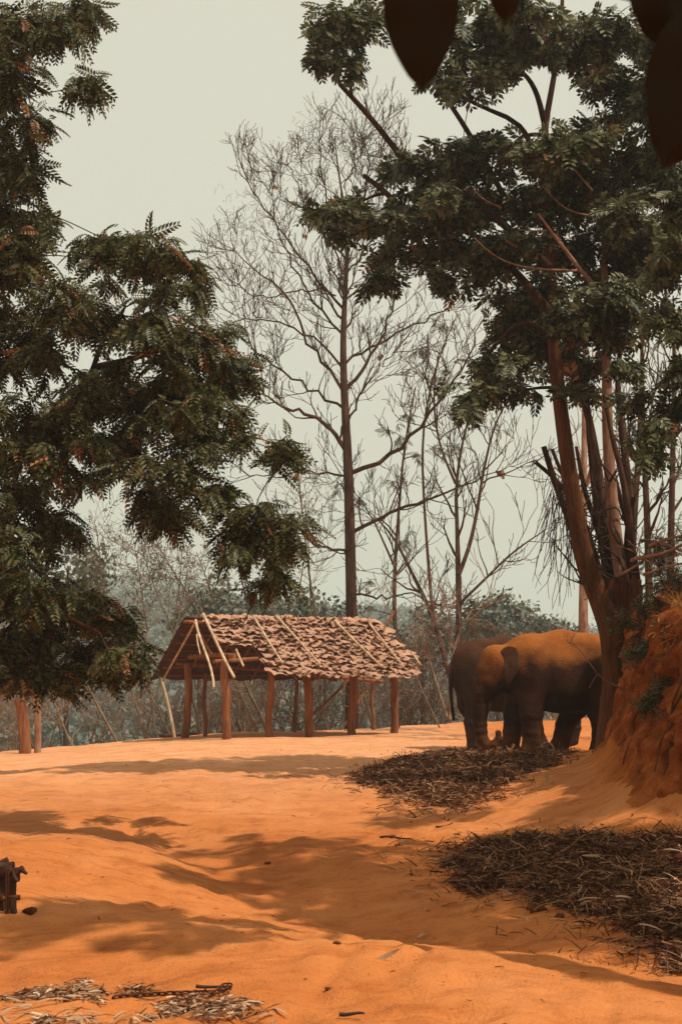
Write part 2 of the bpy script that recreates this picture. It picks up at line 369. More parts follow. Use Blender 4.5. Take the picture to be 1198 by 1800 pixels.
BH = np.interp(fl[:, 1], [13, 15, 17, 20, 24, 27, 33], [1.7, 1.85, 1.95, 2.2, 2.35, 1.9, 1.3])
rows = []
tv = np.concatenate([np.linspace(0, 1, 56), 1 + np.linspace(.03, 1, 34)])
for t in tv:
    ft = min(t, 1.0); zz = -.35 + ft * (BH + .35); inn = .50 * ft ** 1.2 - .75 * (1 - ft) ** 5
    ns = np.concatenate([[0], np.cumsum(np.linalg.norm(np.diff(fl, axis=0), axis=1))])
    hgt = ft * 2.4
    wv = .5 * noise(ns * 1.2, hgt * .9, 2.)
    g = .20 * fbm(ns * .5, hgt * .3, 3.3, 3) + .15 * fbm(ns * 1.7 + wv, hgt * .45, 7.7, 3) - .13 * np.exp(-(noise(ns * 2.0 + wv, hgt * .30, 1.) / .08) ** 2) + .085 * fbm(ns * 3.8, hgt * 3.2, 9., 5, .6) + .05 * abs(noise(ns * 7, hgt * 5.0, 4.)) - .07 * np.exp(-(noise(ns * 4.6 + wv, hgt * .5, 15.) / .07) ** 2) - .16 * sstep((noise(ns * 3.0 + wv, hgt * 2.6, 21.) - .16) / .14) + .14 * (abs(noise(ns * 2.4, hgt * 2.4, 31.)) - .15) + .07 * abs(noise(ns * 5.2, hgt * 5.6, 33.)) - .06 * sstep((noise(ns * 7.5, hgt * 7.0, 41.) - .2) / .1)
    led = noise(ns * .8, hgt * 2.3, 12.); g = g + .09 * sstep((led - .05) / .25)
    g = g * min(1, ft * 2.0 + .02)
    if t > 1: inn = inn + (t - 1) * 7.0; zz = zz + .5 * (t - 1) ** .8 + (t - 1) * 2.2 + .16 * fbm(ns * .8, t * 5, 6., 3); g = g * .4
    xy = fl + outn * (g - inn)[:, None]
    gb = gz(fl[:, 0], fl[:, 1]) - .15
    rows.append(np.stack([xy[:, 0], xy[:, 1], gb + zz], -1))
Bv = np.array(rows); nR, nC = Bv.shape[:2]; ii = np.arange(nR * nC).reshape(nR, nC)
mb = MB(); mb.add(Bv, np.stack([ii[:-1, :-1], ii[:-1, 1:], ii[1:, 1:], ii[1:, :-1]], -1).reshape(-1, 4))
ob = mb.build('earth_bank', BANKM); tag(ob, kind='structure')
fv = np.minimum(tv, 1)[:, None] * np.ones(len(fl))[None]; tal = 1 - sstep((fv - .05 - .16 * fbm(fl[None, :, 0] * 1.3, fl[None, :, 1] * 1.3, fv * 3, 3)) / .24)
at = ob.data.attributes.new('talus', 'FLOAT', 'POINT'); at.data.foreach_set('value', tal.astype(np.float32).ravel())
BT = Bv[56:].reshape(-1, 3)                              # points on the top of the bank
def bank_top(x, y):
    d = (BT[:, 0] - x) ** 2 + (BT[:, 1] - y) ** 2; return BT[np.argmin(d)]

# ------------------------------------------------------------------ leaves, twigs, trees
def compound(npair, L, ll, lw, droop):
    v = []; f = []
    for k in range(npair):
        t = (k + .8) / npair; x = L * t; z = -droop * t * t
        sc = (.65 + .55 * math.sin(math.pi * min(1, t * .9 + .1)))
        for s in (-1, 1):
            a = R(62 - 26 * t); dx, dy = math.cos(a), math.sin(a) * s
            o = np.array([x, 0, z]); d = np.array([dx, dy, -.28]); q = np.array([-dy, dx, 0]) * s
            l = ll * sc; wd = lw * sc; n0 = len(v)
            v += [o, o + d * l * .55 + q * wd * .5 + np.array([0, 0, .01]), o + d * l, o + d * l * .5 - q * wd * .5 + np.array([0, 0, .01])]
            f.append([n0, n0 + 1, n0 + 2, n0 + 3])
    n0 = len(v)
    v += [np.array([0, -.004, 0]), np.array([0, .004, 0]), np.array([L, .003, -droop]), np.array([L, -.003, -droop])]
    f.append([n0, n0 + 1, n0 + 2, n0 + 3])
    return np.array(v), f
CL = [compound(7, .30, .078, .039, .12), compound(6, .25, .078, .038, .15), compound(8, .34, .075, .036, .08)]
CR = [compound(4, .34, .17, .082, .14), compound(3, .26, .17, .085, .16), compound(5, .38, .155, .074, .08)]
CF = [compound(6, .22, .055, .022, .04), compound(5, .18, .055, .022, .08)]
def bez(a, b, n, r, wob=.12, sag=.0):
    a = np.asarray(a, float); b = np.asarray(b, float); L = np.linalg.norm(b - a); t = np.linspace(0, 1, n)[:, None]
    m1 = a + (b - a) * .35 + r.normal(size=3) * L * wob + np.array([0, 0, L * sag]); m2 = a + (b - a) * .7 + r.normal(size=3) * L * wob + np.array([0, 0, L * sag])
    return (1 - t) ** 3 * a + 3 * (1 - t) ** 2 * t * m1 + 3 * (1 - t) * t * t * m2 + t ** 3 * b
def sides(r): return 8 if r > .08 else 6 if r > .04 else 4 if r > .015 else 3
class Tree:
    def __init__(s, seed): s.r = np.random.RandomState(seed); s.nodes = []; s.wood = MB(); s.twig = MB(); s.lp = []; s.lm = []; s.lk = []
    def stem(s, pts, rads, mbx=None, sd=None, flute=None, n=None):
        pts = np.asarray(pts, float); p = resample(smoothpl(pts, 2), n or max(8, len(pts) * 4))
        q = np.linspace(0, 1, len(p)); rr = np.interp(q, np.linspace(0, 1, len(rads)), rads)
        (mbx or s.wood).tube(p, rr, sd or max(8, sides(max(rads))), flute=flute)
        for a, b in zip(p, rr): s.nodes.append((a, b))
        return p
    def clump(s, c, rad, tips, per, lsc=1.0, r0=None, limb=None, droop=-.35, kinds=3):
        c = np.asarray(c); rad = np.asarray(rad)
        npos = np.array([n[0] for n in s.nodes]); nr = np.array([n[1] for n in s.nodes])
        dd = np.linalg.norm(npos - c, axis=1) + 1.2 * np.maximum(0, npos[:, 2] - c[2]) - 1.5 * np.minimum(nr, .1)
        k = np.argmin(dd); ra = min(nr[k] * .75, r0 or .05)
        p = bez(npos[k], c, 9, s.r, .09, .05); rr = np.linspace(ra, max(.009, ra * .35), 9)
        s.wood.tube(p, rr, sides(ra))
        for a, b in zip(p[2:], rr[2:]): s.nodes.append((a, b))
        for i in range(tips):
            d = rdir(1, s.r)[0]; q = c + d * rad * (.25 + .75 * s.r.rand() ** .6)
            st = p[s.r.randint(4, 9)]; tp = bez(st, q, 5, s.r, .12, .06); s.twig.tube(tp, np.linspace(.009, .004, 5), 3, cap=False)
            ax = nrm(q - st)
            for j in range(per):
                t = s.r.uniform(.25, 1.02); pos = st + (q - st) * t if t < 1 else q
                pos = tp[min(4, int(t * 4))] * (1 - (t * 4) % 1) + tp[min(4, int(t * 4) + 1)] * ((t * 4) % 1) if t < 1 else q
                o = nrm(ax * .6 + s.r.normal(size=3) * np.array([1, 1, .35])) + np.array([0, 0, droop])
                s.lp.append(pos); s.lm.append((nrm(o), nrm(np.array([0, -.25, 1.0]) + s.r.normal(size=3) * .6), lsc * s.r.uniform(.55, 1.25)))
                s.lk.append(s.r.randint(kinds))
    def finish(s, root, tmpl, mats, woodm, twigm, nleaf, brown=.03, leafname='leaf', wood='trunk'):
        if s.wood.n:
            o_ = s.wood.build(wood, woodm, root)
            if wood == 'branches': o_['kind'] = 'stuff'
        if s.twig.n: tag(s.twig.build('twigs', twigm, root), kind='stuff')
        lp = np.array(s.lp); D = np.array([a[0] for a in s.lm]); U = np.array([a[1] for a in s.lm]); S = np.array([a[2] for a in s.lm]); K = np.array(s.lk)
        M = ortho(D, U) * S[:, None, None]; mi = (s.r.rand(len(lp)) < brown).astype(int)
        px = lp[:, 0] / lp[:, 1] * F + 599; pz = (lp[:, 2] - CAMZ) / lp[:, 1]
        vis = (px > 5) & (px < 1193) & (pz < .5) & (mi == 0)
        order = np.argsort(lp[:, 1] + 1e4 * ~vis + s.r.rand(len(lp)) * 1.0)[:nleaf]
        sel = np.zeros(len(lp), bool); sel[order] = True
        mb = MB()
        for k, (tv_, tf_) in enumerate(tmpl):
            q = ~sel & (K == k); mb.inst(tv_, tf_, M[q], lp[q], mi[q])
        tag(mb.build('crown', mats, root, smooth=False), kind='stuff')
        if nleaf:
            mes = []
            for tv_, tf_ in tmpl:
                b = MB(); b.add(tv_, tf_); mes.append(b.mesh(leafname, mats, smooth=False))
            off = np.array(root.location)
            for i in order:
                T = Matrix.Identity(4)
                for a in range(3):
                    for b_ in range(3): T[a][b_] = M[i][a, b_]
                    T[a][3] = lp[i][a] - off[a]
                mesh_obj(leafname, mes[K[i]], root, T)

def pxclumps(tree, lst, d, dj, tips, per, lsc=1.0, r0=.05, dr=1.0, droop=-.35):
    cs = []
    for c in lst:
        px, py, rx, ry = c[:4]; dd = c[4] if len(c) > 4 else d + tree.r.uniform(-dj, dj)
        cs.append((P(px, py, dd), np.array([rx / F * dd, dr * .5 * (rx + ry) / F * dd, ry / F * dd]), rx * ry))
    npos = np.array([n[0] for n in tree.nodes])
    cs.sort(key=lambda q: np.min(np.linalg.norm(npos - q[0], axis=1)))
    for c, rad, ar in cs:
        tree.clump(c, rad, max(3, int(tips * ar / 4500)), per, lsc, r0, droop=droop)

# ---- big tree leaning in from the left edge
base = np.array([-5.6, 17.0, gz(-5.6, 17.0)])
tl = thing('feathery_tree', 'large tree with feathery dark green leaves filling the left side of the yard', 'tree', base)
T = Tree(21)
T.stem([base - [0, 0, .2], P(-240, 1000, 17.0), P(-190, 760, 17.2), P(-150, 480, 17.3), P(-90, 220, 17.2), P(-60, -60, 17)], [.30, .24, .20, .16, .12, .07])
T.stem([P(-190, 880, 17.1), P(-60, 850, 16.8), P(60, 795, 16.6), P(130, 720, 16.5), P(165, 650, 16.5), P(176, 605, 16.6), P(220, 540, 16.8)], [.11, .085, .065, .055, .045, .03, .015])
T.stem([P(170, 645, 16.5), P(230, 632, 16.3), P(300, 610, 16.2)], [.045, .035, .018])
T.stem([P(60, 795, 16.6), P(150, 770, 16.2), P(260, 800, 16.0), P(350, 880, 15.8), P(450, 900, 15.7)], [.045, .036, .03, .022, .012])
T.stem([P(-200, 980, 17.0), P(-60, 1010, 16.2), P(60, 1060, 15.8), P(170, 1110, 15.6)], [.10, .075, .05, .02])
L1 = [(40, 40, 60, 50), (110, 45, 70, 45), (150, 25, 40, 30), (30, 130, 60, 55), (55, 205, 45, 50), (165, 148, 48, 30), (40, 290, 60, 55), (60, 370, 50, 55), (30, 450, 70, 75),
      (180, 420, 75, 45), (260, 445, 85, 50), (340, 495, 65, 38), (120, 530, 90, 55), (250, 560, 105, 60), (350, 600, 75, 60), (415, 650, 42, 45), (50, 610, 75, 75), (180, 690, 85, 60),
      (300, 690, 95, 60), (390, 725, 52, 55), (60, 740, 80, 65), (185, 790, 60, 45), (330, 790, 50, 45), (265, 880, 60, 60), (320, 905, 35, 45), (50, 870, 75, 75), (120, 930, 45, 40), (25, 960, 55, 60),
      (380, 870, 55, 35), (450, 890, 65, 40), (505, 945, 42, 45), (430, 950, 55, 45), (492, 1015, 26, 36), (510, 785, 32, 24, 15.9),
      (60, 1030, 75, 50), (150, 1055, 70, 45), (55, 1110, 75, 50), (160, 1130, 80, 45), (212, 1170, 42, 36), (120, 1180, 55, 36), (25, 1160, 45, 45), (205, 1085, 45, 42), (60, 1190, 40, 30)]
qr = np.random.RandomState(5)
L2 = []
while len(L2) < 75:
    a = L1[qr.randint(len(L1))]; q = qr.uniform(-1, 1, 2); L2.append((a[0] + q[0] * a[2] * .85, a[1] + q[1] * a[3] * .85, qr.uniform(20, 40), qr.uniform(16, 28)))
L1 += L2 + [(120, 720, 50, 36, 15.6), (200, 640, 44, 32, 15.7), (90, 800, 60, 40, 15.6), (160, 775, 46, 30, 15.5), (235, 815, 40, 26, 15.4), (300, 640, 44, 30, 15.6), (140, 850, 40, 30, 15.6), (20, 800, 40, 36, 15.7), (230, 750, 40, 26, 15.7), (330, 840, 40, 28, 15.4)] + [(-30, y, 60, 55) for y in range(30, 1200, 85)]
pxclumps(T, [(a[0], a[1], a[2] * 1.06, a[3] * 1.02, *a[4:]) for a in L1], 16.2, 1.0, 23, 7, .92, .045, 1.1, -.6)
T.finish(tl, CL, [LEAF_L, LEAF_BR], BARK_D, TWIG_D, 300, .045)

# ---- coppiced tree on the bank at the right
cb = P(1076, 1310, 24.3)
tr = thing('coppiced_tree', 'old coppiced tree with many stems growing from the red bank beside the elephants', 'tree', cb)
T = Tree(31)
def flu(th, t, p): return 1 + .17 * np.sin(5 * th + 2 * t) * (1 - .4 * t) + .10 * np.sin(9 * th + 6 * t + 1) + .10 * noise(th * 2, t * 9, 3.) + .08 * noise(th * 5, t * 4, 7.)
st = MB(); p = resample(smoothpl(np.array([P(1104, 1345, 24.3), P(1098, 1290, 24.3), P(1096, 1200, 24.4), P(1094, 1110, 24.5), P(1100, 1020, 24.6)])), 46)
st.tube(p, np.interp(np.linspace(0, 1, 46), [0, .15, .4, .7, 1], [.56, .40, .33, .30, .27]), 28, flute=flu)
for a, r_ in (((1085, 1290), (1062, 1345)), ((1095, 1280), (1110, 1360)), ((1082, 1250), (1062, 1310)), ((1110, 1270), (1150, 1330))):
    q = bez(P(*a, 24.1), P(*r_, 23.6), 10, T.r, .06); st.tube(q, np.linspace(.17, .07, 10), 10, flute=flu)
vv = st.v[0]; nt_ = 4 * 28; tip = vv[-nt_:].reshape(4, 28, 3); jag = .30 * noise(np.arange(28) * .9, 2., 3.) + .16 * noise(np.arange(28) * 2.3, 5., 3.); tip[:, :, 2] += np.linspace(.3, 1, 4)[:, None] * jag[None]; st.v[0] = np.vstack([vv[:-nt_], tip.reshape(-1, 3)]); cpv = st.v[2]; cpv[:28] = tip[-1]; cpv[28, 2] -= .35
for k in range(9):                                    # split slabs round the old stump
    a_ = R(200 + 26 * k); c_ = P(1098, 1300, 24.35); c_ = c_ + np.array([.33 * math.cos(a_), .33 * math.sin(a_), .2]); e_ = P(1098, 1030 + T.r.uniform(-20, 90), 24.55) + np.array([.26 * math.cos(a_), .26 * math.sin(a_), 0])
    st.tube(bez(c_, e_, 14, T.r, .03), np.linspace(.13, .055, 14), 9, flute=flu)
st.build('stump', BARK_R, tr)
for a, b in zip(p, np.linspace(.3, .25, len(p))): T.nodes.append((a, b))
def part_stem(name, pts, rads, m, sd=10, fl=None):
    b = MB(); T.stem(pts, rads, b, sd, flute=fl); return b.build(name, m, tr)
kn = lambda th, t, p: 1 + .06 * noise(th * 2, t * 40, 3.) + .04 * np.sin(3 * th + 9 * t)
flr = lambda th, t, p: 1 + .06 * noise(th * 2, t * 40, 3.) + .04 * np.sin(3 * th + 9 * t) + .14 * np.clip(1 - t * 5, 0, 1) * np.sin(5 * th + 1)
part_stem('stem', [P(1084, 1340, 23.9), P(1083, 1270, 23.95), P(1082, 1190, 24.0), P(1076, 1115, 24.1), P(1052, 1050, 24.2), P(1024, 980, 24.1), P(1008, 880, 24.0), P(990, 760, 24.0), P(975, 640, 24.0), P(965, 480, 24.0), P(958, 330, 24.0), P(957, 215, 24.0)], [.34, .25, .205, .175, .15, .132, .122, .114, .106, .095, .085, .06], BARK_R2, 16, flr)
part_stem('stem', [P(957, 220, 24), P(940, 150, 23.8), P(900, 110, 23.5), P(850, 80, 23.2)], [.055, .045, .03, .015], BARK_D)
part_stem('stem', [P(957, 220, 24), P(972, 140, 24.2), P(985, 60, 24.3), P(990, -60, 24.5)], [.06, .05, .04, .025], BARK_D)
part_stem('stem', [P(1095, 1040, 24.5), P(1082, 960, 24.5), P(1072, 860, 24.5), P(1066, 740, 24.5), P(1066, 600, 24.6), P(1060, 480, 24.7), P(1064, 330, 24.8), P(1068, 240, 24.8)], [.13, .11, .10, .09, .075, .06, .04, .02], BARK_P, 10, kn)
part_stem('stem', [P(1080, 1050, 24.9), P(1062, 920, 25.0), P(1045, 780, 25.1), P(1015, 660, 25.2), P(990, 560, 25.2)], [.10, .085, .075, .06, .03], BARK)
part_stem('stem', [P(1100, 1030, 25.0), P(1110, 900, 25.1), P(1092, 760, 25.2), P(1080, 640, 25.3), P(1120, 500, 25.3)], [.09, .08, .06, .045, .02], BARK)
part_stem('stem', [P(1110, 1020, 24.6), P(1108, 930, 24.3), P(1092, 830, 24.1), P(1075, 770, 24.1), P(1062, 700, 24.2)], [.075, .065, .055, .045, .03], BARK)
part_stem('stem', [P(1072, 1040, 25.2), P(1048, 900, 25.3), P(1033, 740, 25.4), P(1027, 640, 25.4)], [.09, .07, .06, .04], BARK_D)
for pts, rr in (([(1062, 1040), (1030, 920), (985, 850), (940, 812)], [.06, .055, .045, .035]), ([(1045, 1040), (1005, 930), (975, 850), (955, 785)], [.07, .065, .06, .05]),
                ([(1050, 1040), (1020, 900), (985, 830), (970, 790)], [.05, .05, .045, .03]), ([(1075, 1030), (1050, 930), (1025, 860), (1012, 785)], [.06, .05, .045, .03]),
                ([(1100, 1010), (1100, 950), (1105, 900), (1113, 875)], [.05, .05, .05, .045]), ([(1120, 1020), (1112, 960), (1090, 880), (1070, 800)], [.05, .05, .045, .03])):
    part_stem('broken_stub', [P(x, y, 24.7) for x, y in pts], rr, BARK_D, 8, kn)
# limbs that reach out bare or sawn off above the leaves
for pts, rr in (([(745, 320), (700, 270), (650, 205), (597, 148)], [.06, .055, .05, .042]), ([(885, 345), (850, 280), (815, 220), (780, 168)], [.05, .05, .045, .04]),
                ([(700, 360), (668, 330), (638, 308)], [.05, .05, .04]), ([(975, 560), (900, 470), (820, 400), (740, 380)], [.09, .07, .05, .03]), ([(965, 470), (870, 380), (800, 330), (745, 320)], [.08, .07, .065, .06]),
                ([(975, 600), (930, 560), (880, 590), (840, 650)], [.06, .05, .04, .02]), ([(890, 206), (840, 185), (800, 165), (765, 130)], [.045, .035, .03, .02]), ([(958, 330), (925, 230), (890, 206)], [.05, .05, .045])):
    part_stem('limb', [P(x, y, 23.7) for x, y in pts], rr, BARK_D, 8)
for pts, rr in (([(1064, 560), (1050, 512), (1020, 475), (985, 430), (945, 375)], [.05, .042, .035, .028, .014]), ([(1014, 476), (960, 474), (910, 468), (870, 452), (832, 418)], [.022, .02, .016, .012, .008]), ([(1040, 335), (1010, 300), (985, 270), (960, 262)], [.018, .015, .012, .008]),
                ([(960, 405), (930, 406), (912, 404)], [.014, .012, .010]), ([(1040, 380), (1000, 372), (975, 352), (955, 330)], [.016, .014, .010, .006]), ([(880, 365), (850, 352), (832, 335)], [.012, .010, .006]), ([(1000, 455), (985, 425), (975, 400)], [.012, .010, .006])):
    part_stem('limb', [P(x, y, 22.3 + .25 * i) for i, (x, y) in enumerate(pts[::-1])], rr[::-1], BARK_P, 7)  # pale bark stands in for sunlight on these bare limbs
# hanging dead twigs on the left flank, loose sticks caught between the stems
hb = MB()
for i in range(70):
    a = P(T.r.uniform(965, 1010), T.r.uniform(820, 960), T.r.uniform(23.7, 24.6)); b = a + np.array([T.r.uniform(-.35, .1), T.r.uniform(-.2, .2), -T.r.uniform(.4, 1.2)])
    hb.tube(bez(a, b, 6, T.r, .12, .05), np.linspace(.009, .004, 6), 3, cap=False)
for i in range(90):
    a = P(T.r.uniform(1015, 1110), T.r.uniform(840, 1040), T.r.uniform(24, 25)); b = a + np.array([T.r.uniform(-.6, .5), T.r.uniform(-.2, .2), T.r.uniform(-.3, .9)])
    hb.tube(bez(a, b, 6, T.r, .15), np.linspace(.016, .006, 6), 4, cap=False)
tag(hb.build('dead_twigs', TWIG_D, tr), kind='stuff')
C1 = [(590, 55, 55, 50, 22.5), (640, 30, 60, 40, 22.5), (560, 95, 30, 30, 22.5), (620, 110, 40, 25, 22.5), (850, 30, 80, 40), (930, 60, 70, 45), (880, 110, 40, 35), (830, 130, 40, 30), (1010, 70, 80, 50), (1080, 60, 80, 55), (1150, 60, 60, 60),
      (1100, 180, 75, 50), (1160, 190, 50, 60), (760, 60, 40, 40, 23), 
      (620, 370, 70, 34), (590, 400, 40, 24), (720, 380, 90, 45), (760, 290, 75, 40), (840, 265, 80, 45), (700, 300, 30, 22), (850, 350, 110, 60), (960, 260, 90, 50), (980, 340, 110, 65), (690, 445, 60, 35), (670, 500, 40, 34), (780, 430, 90, 40), (850, 460, 70, 45),
      (1000, 440, 110, 65), (930, 520, 75, 50), (950, 590, 90, 55), (870, 640, 60, 45), (840, 690, 38, 34), (905, 690, 40, 30), (1050, 560, 80, 55), (1040, 640, 60, 35), (1120, 440, 75, 75), (1150, 320, 60, 70), (1040, 250, 80, 55), (1120, 270, 50, 40), (1170, 260, 40, 40), (1190, 20, 40, 40), (1060, 120, 70, 50), (1110, 360, 70, 50), (1180, 130, 40, 60), (1180, 380, 30, 50), (1090, 520, 60, 50), (640, 385, 60, 34), (560, 375, 24, 16), (1060, 330, 60, 50), (900, 420, 80, 45), (1010, 540, 60, 45), (790, 360, 70, 40), (930, 20, 70, 36), (780, 500, 40, 26), (900, 560, 50, 40), (1100, 640, 40, 28), (820, 90, 40, 30), (760, 130, 30, 22)]
for k_ in range(60):
    a = C1[qr.randint(len(C1))]; q = qr.normal(size=2)
    if a[0] + q[0] * a[2] > 560: C1.append((a[0] + q[0] * a[2] * .8, a[1] + q[1] * a[3] * .8, qr.uniform(22, 44), qr.uniform(16, 28)))
pxclumps(T, [(a[0], a[1], a[2] * 1.1, a[3] * 1.02, *a[4:]) for a in C1], 24.0, 1.8, 24, 8, .86, .045, 1.3, -.55)
T.finish(tr, CR, [LEAF_R, LEAF_BR], BARK_D, TWIG_D, 300, .012, wood='branches')

# ---- second dark tree at the right edge
rb = np.array([6.3, 20.5, bank_top(6.3, 20.5)[2] - .2])
t2 = thing('dark_evergreen', 'dark leafy tree hanging in from the right edge behind the bank', 'tree', rb)
T = Tree(33)
T.stem([rb, rb + [.05, 0, 2.5], P(1290, 560, 20.5), P(1270, 300, 20.5)], [.16, .13, .10, .05])
pxclumps(T, [(1175, 450, 45, 60), (1170, 560, 45, 60), (1180, 650, 40, 45), (1150, 770, 55, 36), (1185, 720, 30, 40), (1130, 800, 30, 22), (1185, 350, 30, 50), (1110, 690, 36, 26)], 20.6, .5, 26, 9, .75, .04, 1.2)
for q_ in ((7.2, 17.5, 7.5), (8.2, 19.0, 8.5), (7.5, 21.5, 8.0), (9.0, 22.5, 9.0), (8.0, 24.0, 8.5), (10.0, 20.5, 9.5), (9.5, 25.5, 9.5), (7.0, 23.5, 6.5), (6.8, 19.5, 6.0), (8.8, 16.6, 8.0)):
    T.clump(np.array(q_, float), np.array([1.25, 1.25, .8]), 34, 8, 1.0, .06)
T.finish(t2, CR, [LEAF_R, LEAF_BR], BARK_D, TWIG_D, 120, .02)

# ---- the tree overhead whose big leaves dip into the top of the view; its crown shades the yard
sb = np.array([6.2, 5.0, gz(6.2, 5.0) - .1])
ts = thing('overhanging_tree', 'tree overhead with large dark blurred leaves hanging into the top of the view', 'tree', sb)
T = Tree(41)
T.stem([sb, sb + [-.1, .2, 3], sb + [-.5, .8, 6.5], sb + [-1.2, 2.0, 10.0]], [.28, .24, .2, .12])
T.stem([sb + [-.5, .8, 6.0], np.array([3.5, 3.5, 5.6]), np.array([1.6, 2.2, 3.6]), P(1250, -60, 1.9), P(1130, 10, 1.75), P(985, 8, 1.65), P(800, -70, 1.6)], [.10, .06, .03, .008, .0045, .004, .003])
ltips = []
SHADE = [(620, 1500, 1.2), (420, 1500, .8), (500, 1560, 1.1), (720, 1560, 1.2), (620, 1620, 1.0), (850, 1600, 1.2), (790, 1510, 1.0), (960, 1560, 1.2), (1040, 1640, 1.0), (720, 1650, .7), (130, 1590, .75), (60, 1640, .8), (230, 1640, .6), (330, 1540, .45), (1120, 1690, .8), (1000, 1490, 1.0), (880, 1500, 1.0), (1130, 1560, 1.0), (720, 1440, .9), (1150, 1480, 1.0), (380, 1620, .5), (1180, 1390, 1.2), (1120, 1300, .9)]
for i, (px, py, rr) in enumerate(SHADE):
    g = G(px, py) if py > 1420 and px < 1110 else np.array([*P(px, py, 16.5)[:2], .3])
    h = 10.5 + T.r.uniform(-.6, .9); c = g + SUN * (h / SUN[2])
    T.clump(c, np.array([rr * 1.25, rr * 1.35, .6]), int(7.5 * rr * rr) + 3, 9, 1.2, .06)
for q_ in ((.1, 1.6, 2.4), (.5, 1.6, 2.4), (.65, 1.65, 2.2), (.3, 1.6, 2.5)):
    for h_ in (3.2, 4.2): T.clump(np.array(q_) + SUN * h_, np.array([.5, .5, .35]), 16, 8, 1.0, .02)  # unseen clumps added sunward to put the big leaves in shade
T.finish(ts, CR, [LEAF_R, LEAF_BR], BARK_D, TWIG_D, 0, .01)
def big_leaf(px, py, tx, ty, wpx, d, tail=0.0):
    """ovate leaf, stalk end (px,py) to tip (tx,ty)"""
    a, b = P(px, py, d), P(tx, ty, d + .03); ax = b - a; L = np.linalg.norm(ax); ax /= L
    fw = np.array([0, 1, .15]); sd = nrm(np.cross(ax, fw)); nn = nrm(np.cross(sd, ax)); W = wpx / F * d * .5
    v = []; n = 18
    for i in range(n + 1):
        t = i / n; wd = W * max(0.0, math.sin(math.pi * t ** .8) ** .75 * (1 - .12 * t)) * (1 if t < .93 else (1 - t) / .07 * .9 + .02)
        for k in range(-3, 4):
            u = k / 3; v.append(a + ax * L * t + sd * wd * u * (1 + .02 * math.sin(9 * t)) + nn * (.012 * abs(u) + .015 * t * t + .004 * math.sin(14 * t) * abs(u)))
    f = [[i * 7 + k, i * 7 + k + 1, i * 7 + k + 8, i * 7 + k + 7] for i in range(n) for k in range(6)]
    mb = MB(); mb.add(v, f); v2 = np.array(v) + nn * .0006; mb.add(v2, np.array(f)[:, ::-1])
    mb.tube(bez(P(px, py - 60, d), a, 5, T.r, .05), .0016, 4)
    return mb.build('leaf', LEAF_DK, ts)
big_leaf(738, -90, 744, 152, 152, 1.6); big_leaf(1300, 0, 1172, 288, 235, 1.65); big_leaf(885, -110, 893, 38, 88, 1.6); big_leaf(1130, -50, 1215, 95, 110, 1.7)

# ------------------------------------------------------------------ bare trees
def grow(mb, r, p, d, L, rad, lvl, up=.10, spread=.8, kids=(3, 5), mn=.008, wob=.16, segs=6):
    pts = [np.asarray(p, float)]; d = nrm(d); dirs = [d]
    for i in range(segs):
        d = nrm(d + r.normal(size=3) * wob + np.array([0, 0, up])); pts.append(pts[-1] + d * L / segs); dirs.append(d)
    rr = np.linspace(rad, max(mn, rad * .4), segs + 1)
    mb.tube(pts, rr, sides(rad), cap=False)
    if lvl > 0:
        for k in range(r.randint(kids[0], kids[1] + 1)):
            i = r.randint(2, segs + 1); side = nrm(np.cross(dirs[i], rdir(1, r)[0]))
            nd = nrm(dirs[i] + side * r.uniform(.5, 1.1) * spread)
            grow(mb, r, pts[i], nd, L * r.uniform(.45, .75), max(mn, rr[i] * .6), lvl - 1, up, spread, kids, mn, wob, max(4, segs - 1))
    return pts
def side_twigs(mb, r, path, rads, n, L, lvl, mn=.008, up=.12, ends=True):
    for k in range(n):
        i = r.randint(1, len(path)); t = nrm(path[i] - path[i - 1]); s = nrm(np.cross(t, rdir(1, r)[0]))
        grow(mb, r, path[i], t * .6 + s * .9 + np.array([0, 0, .25]), L * r.uniform(.6, 1.2), max(mn, rads[i] * .5), lvl, up, .8, (2, 4), mn)
D = 47.0
bbase = P(618, 1110, D)
bt = thing('bare_tree', 'tall bare leafless tree standing behind the thatched hut', 'tree', (bbase[0], bbase[1], gz(bbase[0], bbase[1]) - .1))
r = np.random.RandomState(51)
mb = MB(); tp = resample(smoothpl(np.array([[*bt.location], P(618, 1100, D), P(615, 950, D), P(612, 820, D), P(605, 700, D), P(602, 600, D), P(607, 500, D), P(612, 430, D), P(604, 360, D + .2), P(594, 300, D + .3), P(588, 240, D + .3)])), 60)
trd = np.interp(np.linspace(0, 1, 60), [0, .15, .4, .6, .8, 1], [.24, .19, .165, .115, .06, .014])
mb.tube(tp, trd, 12, flute=lambda th, t, p: 1 + .06 * noise(th * 1.5, t * 30, 2.)); side_twigs(mb, r, tp[38:], trd[38:], 16, 1.5, 2, .010)
mb.build('trunk', BARK, bt)
